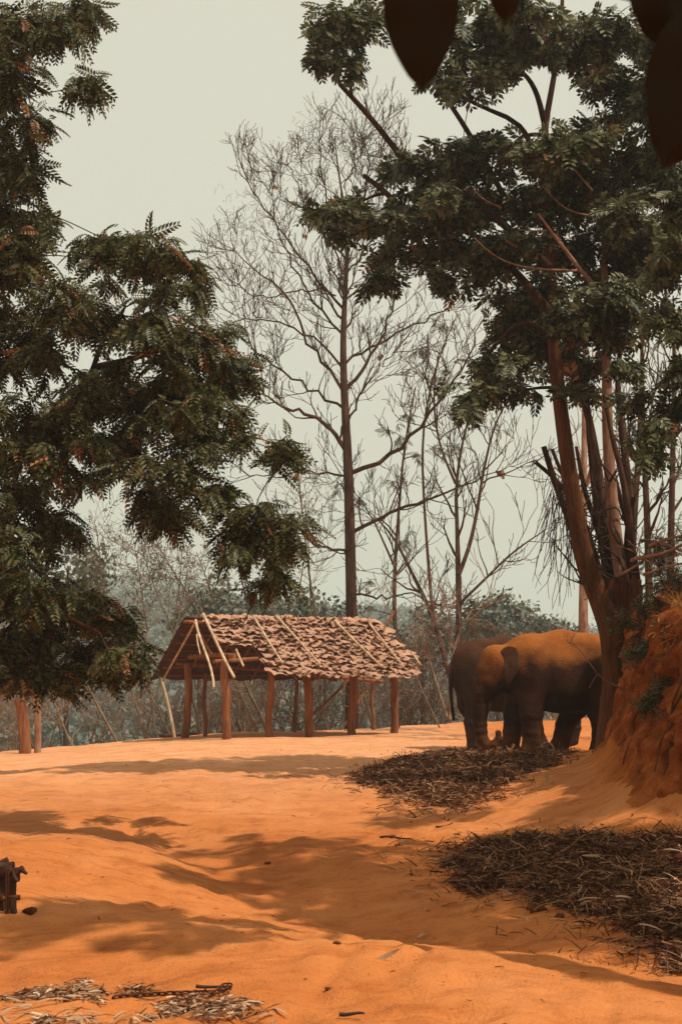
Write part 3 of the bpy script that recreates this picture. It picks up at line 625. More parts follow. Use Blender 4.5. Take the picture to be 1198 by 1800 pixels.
LIMBS = [([(606, 790), (585, 755), (545, 725), (490, 715), (462, 690), (455, 640)], .085, -1), ([(604, 690), (570, 640), (530, 590), (520, 540), (480, 500), (440, 470), (412, 440)], .06, -.5),
         ([(604, 650), (560, 600), (500, 565), (450, 560), (400, 570)], .045, -1.5), ([(605, 545), (565, 500), (510, 430), (470, 380), (440, 330), (428, 300)], .05, .5), ([(610, 460), (575, 420), (540, 370), (520, 320), (505, 290)], .04, 1),
         ([(604, 590), (560, 545), (520, 480), (490, 420), (478, 345)], .045, 1.5), ([(620, 830), (665, 815), (720, 770), (770, 715), (815, 640), (850, 560)], .085, -1), ([(620, 935), (680, 900), (740, 880), (800, 860), (870, 830)], .07, -2),
         ([(607, 690), (640, 650), (665, 600), (690, 545), (705, 470)], .07, .5), ([(606, 640), (650, 610), (700, 585), (760, 560), (830, 500)], .05, 1.5), ([(612, 740), (635, 690), (660, 655), (690, 620)], .04, -1), ([(614, 975), (580, 965), (550, 955), (505, 925)], .05, -1),
         ([(613, 835), (560, 828), (500, 838), (440, 838)], .04, 1), ([(618, 1050), (650, 1044), (680, 1052), (725, 1040), (760, 1060)], .04, -2), ([(605, 560), (600, 480), (580, 380), (565, 300), (560, 250)], .04, -1), ([(612, 430), (640, 370), (650, 300), (640, 245)], .035, 0),
         ([(606, 720), (550, 690), (490, 650), (440, 610), (425, 540)], .05, 1.8), ([(610, 480), (660, 420), (690, 340), (700, 290)], .035, 1), ([(604, 330), (625, 280), (650, 235)], .022, .5), ([(590, 520), (520, 505), (450, 530), (420, 500)], .03, -2)]
for pts, r0, off in LIMBS:
    n = len(pts); q = resample(smoothpl(np.array([P(x, y, D + off * i / n * 1.3) for i, (x, y) in enumerate(pts)])), 16); q[1:-1] += r.normal(size=(14, 3)) * .05
    rd = np.linspace(r0, .016, 16); b = MB(); b.tube(q, rd, 7); side_twigs(b, r, q, rd, 11, 1.35, 2, .010)
    e = q[-1] - q[-3]
    for k in range(3): grow(b, r, q[-1], nrm(e) + r.normal(size=3) * .5, 1.2, .016, 2, .12, .8, (2, 4), .009)
    b.build('limb', BARK, bt)
# wispy seed heads at the top twigs, a few curled dead leaves
sh = MB()
for (x, y, n) in ((560, 240, 60), (600, 250, 60), (640, 240, 50), (430, 390, 45), (400, 420, 40), (470, 340, 25), (450, 500, 15), (520, 290, 30), (655, 290, 30), (690, 290, 20), (640, 590, 15), (455, 570, 14)):
    for k in range(n * 3):
        a = P(x + r.normal() * 26, y + r.normal() * 26, D + r.normal() * .5); sh.tube(bez(a, a + r.normal(size=3) * .16 + [0, 0, .06], 3, r, .3), .0055, 3, cap=False)
tag(sh.build('seed_heads', TWIG_D, bt), kind='stuff')
for (x, y) in ((487, 330), (535, 418), (436, 626), (883, 836), (520, 842), (668, 628)):
    b = MB(); c = P(x, y, D - .3); s_ = .12 if y < 800 else .2
    for k in range(5):
        M = ortho(np.array([nrm([r.normal(), r.normal(), -1])]), rdir(1, r)) * s_ * 1.6; b.inst(QV, QF, M, np.array([c + r.normal(size=3) * .05]))
    b.tube(bez(c, c + [0, 0, .3], 4, r, .1), .012, 4); b.build('dead_leaf', LEAF_BR, bt)

def sparse_tree(name, label, stems, D, clumps, lm, seed, barkm, tips=10, per=7, tw=8, lsc=1.0, base=None):
    b0 = base if base is not None else P(*stems[0][0][0], D)
    root = thing(name, label, 'tree', b0); T = Tree(seed)
    for pts, rr in stems:
        q = T.stem([P(x, y, D + .3 * i) for i, (x, y) in enumerate(pts)], rr, n=16); side_twigs(T.wood, T.r, q[4:], np.interp(np.linspace(0, 1, 12), np.linspace(0, 1, len(rr)), rr), tw, 1.6, 2, .010)
    pxclumps(T, clumps, D, 1.0, tips, per, lsc, .03, 1.0, -.5)
    if T.lp: T.finish(root, CF, [lm, LEAF_BR], barkm, barkm, 0, .05)
    else: T.wood.build('trunk', barkm, root)
    return root
_k = np.random.RandomState
class _T2: pass
# patch: only two leaf templates here
_old = Tree.clump
def _clump2(s, *a, **k):
    k['kinds'] = 2 if getattr(s, 'two', False) else 3; return _old(s, *a, **k)
Tree.clump = _clump2
_of = Tree.finish
def _fin(s, root, tmpl, *a, **k):
    s.lk = [q % len(tmpl) for q in s.lk]; return _of(s, root, tmpl, *a, **k)
Tree.finish = _fin
sparse_tree('slender_tree', 'slender forked tree with thin pale limbs rising behind the elephants', [([(806, 1200), (806, 1100), (805, 1010), (803, 930), (800, 850), (815, 760), (840, 680)], [.11, .10, .09, .065, .05, .035, .015]), ([(806, 1010), (825, 960), (838, 900), (850, 820), (870, 740), (905, 680)], [.07, .06, .05, .04, .03, .015]), ([(808, 1060), (850, 1020), (900, 970), (960, 930)], [.05, .04, .03, .015]), ([(800, 850), (770, 780), (760, 700), (770, 620)], [.045, .035, .03, .015])],
            44, [(880, 760, 40, 36), (820, 740, 40, 36), (900, 700, 30, 26), (780, 800, 40, 30)], LEAF_SP, 61, BARK, 7, 6, 10, 1.2, np.array([*P(806, 1200, 44)[:2], gz(*P(806, 1200, 44)[:2]) - .1]))
sparse_tree('russet_tree', 'thin tree with sparse brown foliage between the bare tree and the leafy tree', [([(790, 1190), (760, 1080), (720, 1000), (690, 940), (650, 900)], [.10, .09, .07, .05, .02]), ([(760, 1080), (745, 900), (740, 760), (765, 640), (800, 560)], [.07, .05, .045, .035, .015])],
            52, [(745, 610, 45, 40), (775, 580, 40, 35), (760, 660, 50, 36), (800, 640, 30, 36)], LEAF_RD, 62, BARK, 14, 8, 8, 1.5, np.array([*P(790, 1190, 52)[:2], -1.0]))
sparse_tree('olive_tree', 'thin tree with sparse olive leaves to the right of the bare trunk', [([(700, 1190), (690, 1050), (700, 900), (710, 780), (730, 680)], [.09, .08, .06, .04, .02]), ([(695, 1000), (650, 900), (610, 850)], [.05, .03, .015])],
            54, [(690, 760, 50, 40), (720, 720, 40, 30), (690, 850, 45, 34), (740, 800, 35, 25), (600, 850, 34, 26), (620, 880, 25, 20), (650, 1020, 36, 26), (720, 950, 34, 24), (640, 1070, 36, 22), (800, 780, 34, 26)], LEAF_SP, 63, BARK, 12, 7, 8, 1.6, np.array([*P(700, 1190, 54)[:2], -1.0]))
sparse_tree('leafy_sapling', 'bushy sapling with brownish green leaves just left of the elephants', [([(790, 1265), (790, 1200), (800, 1120), (830, 1070)], [.05, .045, .03, .015]), ([(785, 1260), (760, 1180), (740, 1110)], [.04, .03, .015])],
            43, [(850, 1090, 50, 26), (800, 1110, 40, 26), (880, 1110, 36, 22), (755, 1110, 34, 26), (760, 1160, 34, 24), (830, 1130, 44, 20)], LEAF_RD, 64, TWIG, 16, 8, 8, 1.1, np.array([*P(790, 1265, 43)[:2], gz(*P(790, 1265, 43)[:2]) - .05]))
for i, (x, lean, sd_, lab, lf) in enumerate(((1142, -12, 65, 'straight bare trunk between leaning stems beyond the bank top', 0), (1176, 6, 66, 'thin greenish tree nearest the right edge beyond the bank', 1), (1105, 18, 67, 'slim twiggy tree half hidden behind the coppiced stems', 1), (1024, 2, 68, 'grey trunk rising straight behind the larger elephant', 0))):
    Dd = 37 if i < 3 else 35
    z0 = P(x, 1150, Dd)
    sparse_tree('background_tree', lab, [([(x, 1180), (x + lean * .3, 950), (x + lean, 780), (x + lean * 1.3, 620), (x + lean, 520)], [.14 if i == 3 else .11, .10, .08, .06, .02])], Dd,
                [(x + q * 22, 600 + 70 * k + 9 * q, 30, 24) for k, q in enumerate((-1, 1, 0, 1, -1))] if lf else [(x - 20, 560, 24, 18)], LEAF_SP, sd_, BARK_P if i == 3 else BARK, 9, 6, 12, 1.2, np.array([z0[0], z0[1], gz(z0[0], z0[1]) - .2]))

# ------------------------------------------------------------------ bamboo and undergrowth behind the yard
def region(px):
    return 'under the feathery tree' if px < 180 else 'left of the hut' if px < 320 else 'behind the left half of the hut' if px < 500 else 'behind the right half of the hut' if px < 690 else 'between the hut and the elephants' if px < 790 else 'behind the elephants'
def bamboo(i, x0, y0, x1, y1, D, rad=.035, leafy=0, m=CULM):
    r = np.random.RandomState(100 + i); a = P(x0, y0, D); b = P(x1, y1, D + r.uniform(-1, 1)); g = gz(a[0], a[1])
    if y0 > 1240: a = a + (b - a) * min(0, (g - .1 - a[2]) / max(.3, b[2] - a[2]))
    root = thing('bamboo', f"{'thick' if rad >= .045 else 'slim' if rad >= .035 else 'thin'} {('bare', 'twiggy', 'leafy', 'feathery')[leafy]} bamboo culm {'nearly upright' if abs(x1 - x0) < 28 else 'leaning to the left' if x1 < x0 else 'leaning to the right'} {region(x0)}", 'bamboo', a, 'bamboo culms leaning at the yard edge')
    n = 26; p = bez(a, b, n, r, .03); b1 = MB(); rr = np.linspace(rad, rad * .35, n) * (1 + .12 * (np.arange(n) % 3 == 0)); b1.tube(p, rr, 6); b1.build('culm', m, root)
    b2 = MB(); lv = []
    for k in range(int(8 + 7 * leafy)):
        q = r.randint(5, n); t = nrm(p[q] - p[q - 1]); s_ = nrm(np.cross(t, rdir(1, r)[0]))
        pts = grow(b2, r, p[q], t * .7 + s_, r.uniform(.7, 1.6), .010, 1, .05, .9, (2, 4), .006); lv += pts[2:]
    tag(b2.build('twigs', TWIG if m is not TWIG_D else TWIG_D, root), kind='stuff')
    if leafy:
        lv = np.repeat(np.array(lv), 1 + leafy // 2, 0); lv = lv + r.normal(size=lv.shape) * .10; b3 = MB()
        b3.inst(QV * np.array([.18, .06, .1]), QF, ortho(rdir(len(lv), r) + [0, 0, -.5], rdir(len(lv), r)), lv); tag(b3.build('foliage', LEAF_FAR if leafy > 2 else LEAF_SP, root, smooth=False), kind='stuff')
for i, a in enumerate([(205, 1301, 120, 1130, 42, .05, 0), (258, 1298, 190, 1060, 43, .045, 1), (275, 1296, 250, 1100, 43, .04, 1), (256, 1296, 330, 1000, 44, .035, 1), (300, 1296, 215, 1120, 43, .04, 0), (352, 1085, 275, 950, 46, .035, 3), (385, 1085, 345, 970, 46, .03, 1), (322, 1160, 250, 960, 45, .03, 3),
                       (440, 1085, 410, 950, 47, .04, 0), (478, 1090, 470, 930, 47, .04, 1), (557, 1089, 515, 800, 47, .045, 1), (548, 1089, 535, 880, 48, .03, 1), (515, 1089, 545, 920, 47, .03, 0), (425, 1283, 350, 1060, 45, .045, 1), (468, 1285, 420, 1180, 44, .07, 0), (452, 1285, 400, 1170, 44, .05, 0), (380, 1288, 410, 1120, 45, .03, 1),
                       (125, 1304, 60, 1130, 42, .045, 1), (126, 1304, 165, 1200, 42, .03, 0), (30, 1315, 110, 1100, 41, .03, 1), (10, 1318, 60, 1120, 41, .03, 1), (110, 1306, 95, 1160, 43, .025, 1), (60, 1310, 20, 1080, 42, .03, 2), (600, 1282, 660, 1110, 48, .03, 1), (655, 1278, 630, 1180, 46, .04, 0), (770, 1275, 700, 1130, 47, .03, 1),
                       (352, 1292, 335, 1190, 43, .045, 0), (410, 1287, 460, 1150, 45, .03, 1), (575, 1280, 545, 1180, 46, .04, 0), (160, 1303, 230, 1080, 44, .03, 2), (700, 1278, 770, 1120, 46, .03, 1), (90, 1306, 170, 1000, 44, .03, 2), (630, 1280, 700, 960, 49, .03, 1), (260, 1110, 235, 950, 47, .03, 3), (300, 1110, 320, 965, 47, .03, 2), (190, 1100, 170, 930, 45, .035, 2)]):
    bamboo(i, *a)
protos = []
for k in range(6):
    r = np.random.RandomState(300 + k); b = MB(); lv = []
    for j in range(r.randint(5, 8)):
        pts = grow(b, r, [r.uniform(-.3, .3), r.uniform(-.3, .3), -.4], [r.normal() * .35, r.normal() * .35, 1], r.uniform(1.4, 2.4), .020, 3, .03, .9, (2, 4), .006, .13); lv += pts[3:]
    o = thing('twiggy_shrub', 'grey brown twiggy shrub in the thicket behind the yard', 'shrub', (0, 0, 0), 'twiggy shrubs along the drop behind the yard')
    b.build('stems', (TWIG, BARK, TWIG)[k % 3], o)
    lv = np.repeat(np.array(lv), 2, 0) + r.normal(size=(len(lv) * 2, 3)) * .25; b = MB()
    b.inst(QV * np.array([.13, .10, .1]), QF, ortho(rdir(len(lv), r), rdir(len(lv), r)), lv); tag(b.build('foliage', (LEAF_SP, LEAF_RD, LEAF_SP)[k % 3], o, smooth=False), kind='stuff')
    protos.append(o)
r = np.random.RandomState(77)
spots = []; rgs = []
for k in range(54):
    px = r.uniform(-30, 1000) if k > 12 else r.uniform(700, 1010); row = k % 3; X = (px - 599) / F * 46; Y = crest(X) + (.6, 2.2, 4.6)[row] + r.uniform(-.3, .8)
    rgs.append(region(px) + (', at the brink', ', lower down', ', far down')[row]); spots.append((X * Y / 46, Y, r.uniform(.65, 1.0) + .12 * row, r.uniform(0, 6.28)))
for k, (x, y, s_, a) in enumerate(spots):
    o = protos[k] if k < 6 else copy_tree(protos[r.randint(6)])
    o['label'] = ('tall ' if s_ > .98 else 'low ' if s_ < .8 else '') + ('grey brown twiggy shrub ' if o.children[0].data.materials[0] == TWIG else 'dark reddish twiggy shrub ') + rgs[k]
    o.location = (x, y, gz(x, y) + .1); o.scale = (s_, s_, s_ * r.uniform(.8, 1.15)); o.rotation_euler = (0, 0, a)
# a few round-crowned trees in the valley, showing over the elephants
for k, (px, py, Dd, s_) in enumerate(((870, 1085, 85, 2.0), (915, 1105, 95, 2.2), (845, 1100, 80, 1.6), (935, 1118, 90, 1.4), (120, 1000, 75, 2.4), (420, 1065, 80, 2.4), (350, 1080, 76, 2.0), (520, 1085, 84, 2.2), (740, 1120, 82, 2.2), (570, 1100, 88, 2.0), (980, 1135, 88, 1.8))):
    c = P(px, py, Dd); zb = max(gz(c[0], c[1]), hz(c[0], c[1])); root = thing('valley_tree', ('large' if s_ >= 2.2 else 'middling' if s_ >= 2 else 'small') + ' hazy round crowned tree in the valley ' + region(px), 'tree', (c[0], c[1], zb), 'hazy trees in the valley')
    b = MB(); b.tube([[c[0], c[1], zb - .3], [c[0] + .1, c[1], (zb + c[2]) / 2], c], [.2, .16, .08], 6); b.build('trunk', TWIG_D, root)
    b = MB(); n = 900; rr = np.random.RandomState(400 + k); sub = c + rdir(9, rr) * s_ * .7 * np.array([1, 1, .7]); d = rdir(n, rr); p = sub[rr.randint(9, size=n)] + d * (s_ * .5 * rr.rand(n) ** .4)[:, None]
    b.inst(QV * .34, QF, ortho(rdir(n, rr), d + rdir(n, rr) * .6), p); tag(b.build('crown', LEAF_FAR, root, smooth=False), kind='stuff')

# ------------------------------------------------------------------ thatched hut
RL = P(331, 1089, 39.0); RRt = P(656, 1096, 42.1); RRt[2] = RL[2] - .03
u = RRt - RL; LEN = np.linalg.norm(u[:2]); u = np.array([u[0], u[1], 0]) / LEN
vb = np.array([-u[1], u[0], 0]); HW = 2.15; DROP = 1.62
hx = (RL + RRt) / 2
hut = thing('thatched_hut', 'open thatched hut of rough posts under a leaf shingle roof', 'hut', (hx[0], hx[1], gz(hx[0], hx[1])))
sl_f = nrm(-vb * HW + np.array([0, 0, -DROP])); sl_b = nrm(vb * HW + np.array([0, 0, -DROP])); SLEN = math.hypot(HW, DROP)
nf = nrm(np.cross(u, sl_f)); nf = nf if nf[2] > 0 else -nf
nb = nrm(np.cross(u, sl_b)); nb = nb if nb[2] > 0 else -nb
def on_roof(px, py, lift=.0):
    rr = ray(px, py); o = np.array([0, 0, CAMZ]); t = ((RL + nf * lift - o) @ nf) / (rr @ nf); return o + rr * t
r = np.random.RandomState(88)
def rz(pt):  # height of the roof underside above a ground spot
    s = (np.asarray(pt)[:2] - RL[:2]) @ vb[:2]; return RL[2] - abs(s) * DROP / HW
def post(px, py, D, rad, lab=None, lean=0):
    c = P(px, py, D); g = gz(c[0], c[1]); top = rz(c) - .06; b = MB(); n = 18
    p = np.stack([c[0] + lean * np.linspace(0, 1, n) + .04 * np.sin(np.linspace(0, 4.5, n) + px) + .015 * np.sin(np.linspace(0, 13, n) + 2 * px), np.full(n, c[1]), np.linspace(g - .15, top, n)], -1)
    b.tube(p, rad * np.linspace(1.05, .92, n), 12, flute=lambda th, t, q: 1 + .16 * noise(th * .8, t * 4 + px, 1.) + .10 * noise(th * 2, t * 9 + px, 4.) + .04 * np.sin(4 * th + px))
    o = b.build('post', POST, hut)
    if lab: o['label'] = lab
    return p[-1]
tops = {}
for px, py, D_, rad in ((396, 1290, 38.0, .115), (475, 1286, 39.0, .09), (541, 1281, 39.7, .115), (620, 1276, 40.6, .125), (691, 1273, 41.4, .11), (326, 1290, 40.6, .11), (360, 1287, 41.3, .06), (519, 1280, 43.2, .06), (655, 1274, 44.6, .055)):
    tops[px] = post(px, py, D_, rad, lean=.06 if px == 326 else 0)
def log(name, a, b, r0, m=POST, sag=0, sd=10, r1=None):
    k = MB(); p = bez(a, b, 10, r, .012, sag); k.tube(p, np.linspace(r0, r1 or r0 * .9, 10), sd, flute=lambda th, t, q: 1 + .07 * noise(th * 1.2, t * 5, a[0])); return k.build(name, m, hut)
log('tie_beam', P(334, 1154, 40.3), P(412, 1153, 37.7), .075)
log('ridge_pole', RL - u * .12 + [0, 0, -.06], RRt + u * .1 + [0, 0, -.06], .055)
log('ridge_pole', RL - u * .05 + [0, 0, .06], RL + u * 1.1 + [0, 0, .05], .045, THATCH_D)
log('eave_beam', tops[396] + [-.3, -.1, -.02], tops[691] + [.35, .1, -.02], .06)
log('eave_beam', tops[326] + [-.3, -.1, -.0], tops[655] + [.35, .1, -.02], .06)
for s in np.linspace(.03, .97, 9):
    a = RL + u * LEN * s
    log('rafter', a - nb * .09, a + sl_b * SLEN * .98 - nb * .09, .032, POLE if s < .1 else POST)
    log('rafter', a - nf * .10, a + sl_f * SLEN * (.95 if s > .25 else .55) - nf * .10, .030, POST)
for k in range(7):
    log('batten', RL + sl_b * SLEN * (k + .6) / 7.2 - nb * .05, RL + u * LEN + sl_b * SLEN * (k + .6) / 7.2 - nb * .05, .018, POST, 0, 6)
def shingle_mesh(seed, wd, ln):
    q = np.random.RandomState(seed); nu, nv = 8, 3; v = []
    for j in range(nv + 1):
        for i in range(nu + 1):
            a = i / nu - .5; t = j / nv
            edge = .10 * ln * math.sin(i * 1.5 + seed) + q.uniform(-.10, .10) * ln
            v.append((a * wd * (.86 + .14 * math.sin(math.pi * t)) * 1.0, -(t * ln + (edge if j == nv else 0) - (.10 * ln * abs(2 * a) ** 3 if j == nv else 0)), .016 * math.sin(i * 1.5 + seed * 2 + j) + .045 * t * t * q.uniform(-.2, 1.5) + q.uniform(-.008, .012)))
    v = np.array(v); f = np.array([[j * (nu + 1) + i, (j + 1) * (nu + 1) + i, (j + 1) * (nu + 1) + i + 1, j * (nu + 1) + i + 1] for j in range(nv) for i in range(nu)])
    b = MB(); b.add(v, f); return b.mesh('shingle', THATCH, smooth=False)
SM = [shingle_mesh(k, r.uniform(.50, .78), r.uniform(.38, .50)) for k in range(20)]
NCO = 20; cnt = 0; hoff = np.array(hut.location)
for c in range(NCO):
    t0 = (1 - (c + .0) / NCO) * SLEN * .98 - .36                # courses laid from the eave up
    ncol = 15
    for k in range(ncol):
        s = (k + .5 + r.uniform(-.28, .28) + .5 * (c % 2)) / ncol * LEN + .05
        low = t0 / SLEN
        if s < LEN * .085 + .1 or (low > .36 and s < LEN * .275 + r.uniform(-.1, .1)): continue
        if cnt >= 300 or s > LEN * 1.02: continue
        sag = -.03 * math.sin(s / LEN * 3.1) - .03 * noise(s * .9, c * .3, 2.)
        pos = RL + u * s + sl_f * max(-.12, t0 + r.uniform(-.05, .05)) + nf * (.02 + .004 * c + sag + r.uniform(0, .035))
        ang = r.normal() * .13; tilt = R(7.0) + r.uniform(0, .10) + (.0 if c else .02)
        X = u * math.cos(ang) - sl_f * math.sin(ang); Yv = -(sl_f * math.cos(ang) + u * math.sin(ang)); Z = nrm(np.cross(X, Yv))
        Yv = nrm(Yv - Z * math.sin(tilt)); Z = nrm(np.cross(X, Yv))
        Mx = Matrix([[X[a], Yv[a], Z[a], pos[a] - hoff[a]] for a in range(3)] + [[0, 0, 0, 1]])
        o = mesh_obj('shingle', SM[r.randint(20)], hut, Mx); sc_ = r.uniform(.85, 1.15); o.scale = (sc_, sc_, r.uniform(.8, 1.9)); cnt += 1
# ridge leaves, folded over
for k in range(20):
    s = (k + r.uniform(.2, .8)) / 20 * LEN * .93 + LEN * .08
    for sd_, S_ in ((nf, sl_f),):
        pos = RL + u * s + np.array([0, 0, .09 + r.uniform(0, .05)]) - S_ * .06; X = nrm(u + r.normal(size=3) * .12); Z = nrm(nf + r.normal(size=3) * .14); Yv = nrm(np.cross(Z, X)); Z = np.cross(X, Yv)
        Mx = Matrix([[X[a], Yv[a], Z[a], pos[a] - hoff[a]] for a in range(3)] + [[0, 0, 0, 1]]); o = mesh_obj('ridge_leaf', SM[r.randint(20)], hut, Mx); o.scale = (.9, .7, 2.2)
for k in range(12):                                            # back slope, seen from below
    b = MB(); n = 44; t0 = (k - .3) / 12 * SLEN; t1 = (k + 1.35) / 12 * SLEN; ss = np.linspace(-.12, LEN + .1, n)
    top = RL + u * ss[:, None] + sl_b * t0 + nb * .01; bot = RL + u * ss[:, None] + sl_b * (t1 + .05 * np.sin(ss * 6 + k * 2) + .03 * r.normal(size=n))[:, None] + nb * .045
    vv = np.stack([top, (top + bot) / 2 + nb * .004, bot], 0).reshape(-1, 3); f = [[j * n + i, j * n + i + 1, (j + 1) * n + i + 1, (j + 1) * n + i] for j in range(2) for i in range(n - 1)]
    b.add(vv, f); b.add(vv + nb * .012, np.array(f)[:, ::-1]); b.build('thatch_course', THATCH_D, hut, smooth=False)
for a, b_, rad in (((357, 1079), (412, 1191), .042), ((344, 1090), (376, 1209), .036), ((415, 1142), (428, 1171), .034), ((445, 1083), (497, 1166), .034), ((485, 1083), (563, 1168), .034), ((588, 1091), (671, 1172), .042), ((647, 1093), (703, 1165), .034), ((722, 1146), (739, 1169), .03), ((346, 1115), (352, 1150), .02)):
    p0, p1 = on_roof(*a, .27), on_roof(*b_, .27); k = MB(); k.tube(bez(p0, p1, 12, r, .02), np.linspace(rad, rad * .85, 12), 8); k.build('roof_pole', POLE, hut)
for a, b_, rad, m in (((680, 1100, 42.6), (692, 1074, 42.8), .045, POST), ((330, 1092, 39.6), (287, 1188, 41.0), .03, POLE), ((545, 1260, 42.5), (612, 1195, 43), .04, POST), ((605, 1275, 43.5), (660, 1180, 44), .03, POST)):
    k = MB(); k.tube(bez(P(*a), P(*b_), 8, r, .02), rad, 8); k.build('brace', m, hut)

# things standing or lying round the hut
a = G(307, 1296); b_ = P(277, 1172, a[1] + .2)
k = MB(); k.tube(bez(a - [0, 0, .05], b_, 14, r, .02), np.linspace(.05, .035, 14) * (1 + .1 * (np.arange(14) % 3 == 0)), 8); tag(k.build('leaning_pole', POLE), 'pale thin pole leaning beside the left end of the hut', 'pole')
for (x0, y0, x1, y1, rad, lab) in ((281, 1297, 350, 1294, .045, 'longer dark log lying on the ground at the left end of the hut'), (312, 1291, 392, 1286, .05, 'short dark log lying behind the front left hut post'), (340, 1289, 385, 1283, .04, 'thin upper log of the pair lying inside the hut')):
    p0, p1 = G(x0, y0), G(x1, y1); p1[1] = p0[1] + .6; p1[0] = (x1 - 599) / F * p1[1]; p1[2] = gz(p1[0], p1[1]); k = MB(); k.tube(bez(p0 + [0, 0, rad], p1 + [0, 0, rad], 8, r, .03), rad, 8, flute=lambda th, t, q: 1 + .1 * noise(th, t * 4, x0)); tag(k.build('log', BARK_D), lab, 'log')
for (px, py, ty, rad, lean, lab) in ((44, 1311, 1228, .13, -.17, 'thick split wooden stump post standing at the far left of the yard'), (67, 1308, 1216, .085, -.05, 'slimmer upright wooden post just right of the thick stump post')):
    g = P(px, py, 36.5); g[2] = gz(g[0], g[1]); h = P(px, ty, 36.5)[2] - g[2]; k = MB(); n = 18; t = np.linspace(0, 1, n)
    root = thing('wooden_post', lab, 'post', g)
    p = np.stack([g[0] + lean * t ** 2, np.full(n, g[1]), g[2] - .1 + (h + .1) * t], -1)
    k.tube(p, rad * (1.05 - .15 * t), 18, flute=lambda th, t, q: 1 + .12 * np.sin(3 * th + 1.5) + .09 * noise(th * 3, t * 3, px) + .05 * noise(th * 6, t * 8, 2.)); k.build('shaft', POST if rad > .1 else BARK_P, root)
    if rad > .1:
        k = MB(); k.tube(p[2:] + [rad * .9, -.02, -.1], rad * .45, 8, flute=lambda th, t, q: 1 + .1 * noise(th * 2, t * 6, 3.)); k.build('split_slab', POST, root)

# ------------------------------------------------------------------ elephants
def skin_mat(name, dust, ca, cb_):
    m = bpy.data.materials.new(name); m.use_nodes = True; t = m.node_tree; t.nodes.clear(); N = t.nodes.new; L = t.links.new
    out = N('ShaderNodeOutputMaterial'); pb = N('ShaderNodeBsdfPrincipled'); L(pb.outputs[0], out.inputs[0]); tc = N('ShaderNodeTexCoord')
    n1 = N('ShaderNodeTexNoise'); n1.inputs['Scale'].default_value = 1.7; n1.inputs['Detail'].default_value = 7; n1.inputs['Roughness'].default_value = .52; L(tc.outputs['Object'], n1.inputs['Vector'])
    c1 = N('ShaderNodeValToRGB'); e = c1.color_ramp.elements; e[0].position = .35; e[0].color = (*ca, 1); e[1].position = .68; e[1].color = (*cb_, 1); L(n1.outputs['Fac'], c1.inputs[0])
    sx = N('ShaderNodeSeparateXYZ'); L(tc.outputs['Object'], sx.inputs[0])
    # dust the animal threw over its own back, and the same orange low on the legs
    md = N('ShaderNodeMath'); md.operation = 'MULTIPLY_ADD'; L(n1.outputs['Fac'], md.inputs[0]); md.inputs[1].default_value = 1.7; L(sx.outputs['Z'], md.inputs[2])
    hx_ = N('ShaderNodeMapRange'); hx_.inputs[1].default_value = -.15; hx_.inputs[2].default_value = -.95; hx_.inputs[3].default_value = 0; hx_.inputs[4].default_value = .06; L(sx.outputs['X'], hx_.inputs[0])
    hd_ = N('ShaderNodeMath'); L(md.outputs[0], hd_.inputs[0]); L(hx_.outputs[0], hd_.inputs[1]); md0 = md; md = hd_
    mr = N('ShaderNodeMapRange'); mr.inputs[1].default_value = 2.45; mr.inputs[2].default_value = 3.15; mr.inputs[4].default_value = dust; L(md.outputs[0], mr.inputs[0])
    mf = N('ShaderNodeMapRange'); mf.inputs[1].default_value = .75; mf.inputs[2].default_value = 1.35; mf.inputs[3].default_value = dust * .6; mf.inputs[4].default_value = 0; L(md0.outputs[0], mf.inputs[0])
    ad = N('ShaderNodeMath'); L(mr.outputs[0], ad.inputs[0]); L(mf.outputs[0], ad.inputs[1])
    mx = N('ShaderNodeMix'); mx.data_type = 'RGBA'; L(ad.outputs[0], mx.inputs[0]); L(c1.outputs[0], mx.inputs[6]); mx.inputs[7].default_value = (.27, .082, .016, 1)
    L(mx.outputs[2], pb.inputs['Base Color']); pb.inputs['Roughness'].default_value = .85; pb.inputs['Specular IOR Level'].default_value = .07
    mp = N('ShaderNodeMapping'); mp.inputs['Scale'].default_value = (1, 1, 2.4); L(tc.outputs['Object'], mp.inputs[0])
    vo = N('ShaderNodeTexVoronoi'); vo.feature = 'DISTANCE_TO_EDGE'; vo.inputs['Scale'].default_value = 11
    wn = N('ShaderNodeVectorMath'); wn.operation = 'MULTIPLY_ADD'; L(n1.outputs['Color'], wn.inputs[0]); wn.inputs[1].default_value = (.5, .5, .5); L(mp.outputs[0], wn.inputs[2]); L(wn.outputs[0], vo.inputs['Vector'])
    n2 = N('ShaderNodeTexNoise'); n2.inputs['Scale'].default_value = 22; n2.inputs['Detail'].default_value = 5; L(mp.outputs[0], n2.inputs['Vector'])
    a2 = N('ShaderNodeMath'); a2.operation = 'MULTIPLY_ADD'; L(vo.outputs['Distance'], a2.inputs[0]); a2.inputs[1].default_value = .9; L(n2.outputs['Fac'], a2.inputs[2])
    bp = N('ShaderNodeBump'); bp.inputs['Strength'].default_value = .5; bp.inputs['Distance'].default_value = .03; L(a2.outputs[0], bp.inputs['Height']); L(bp.outputs[0], pb.inputs['Normal'])
    return m
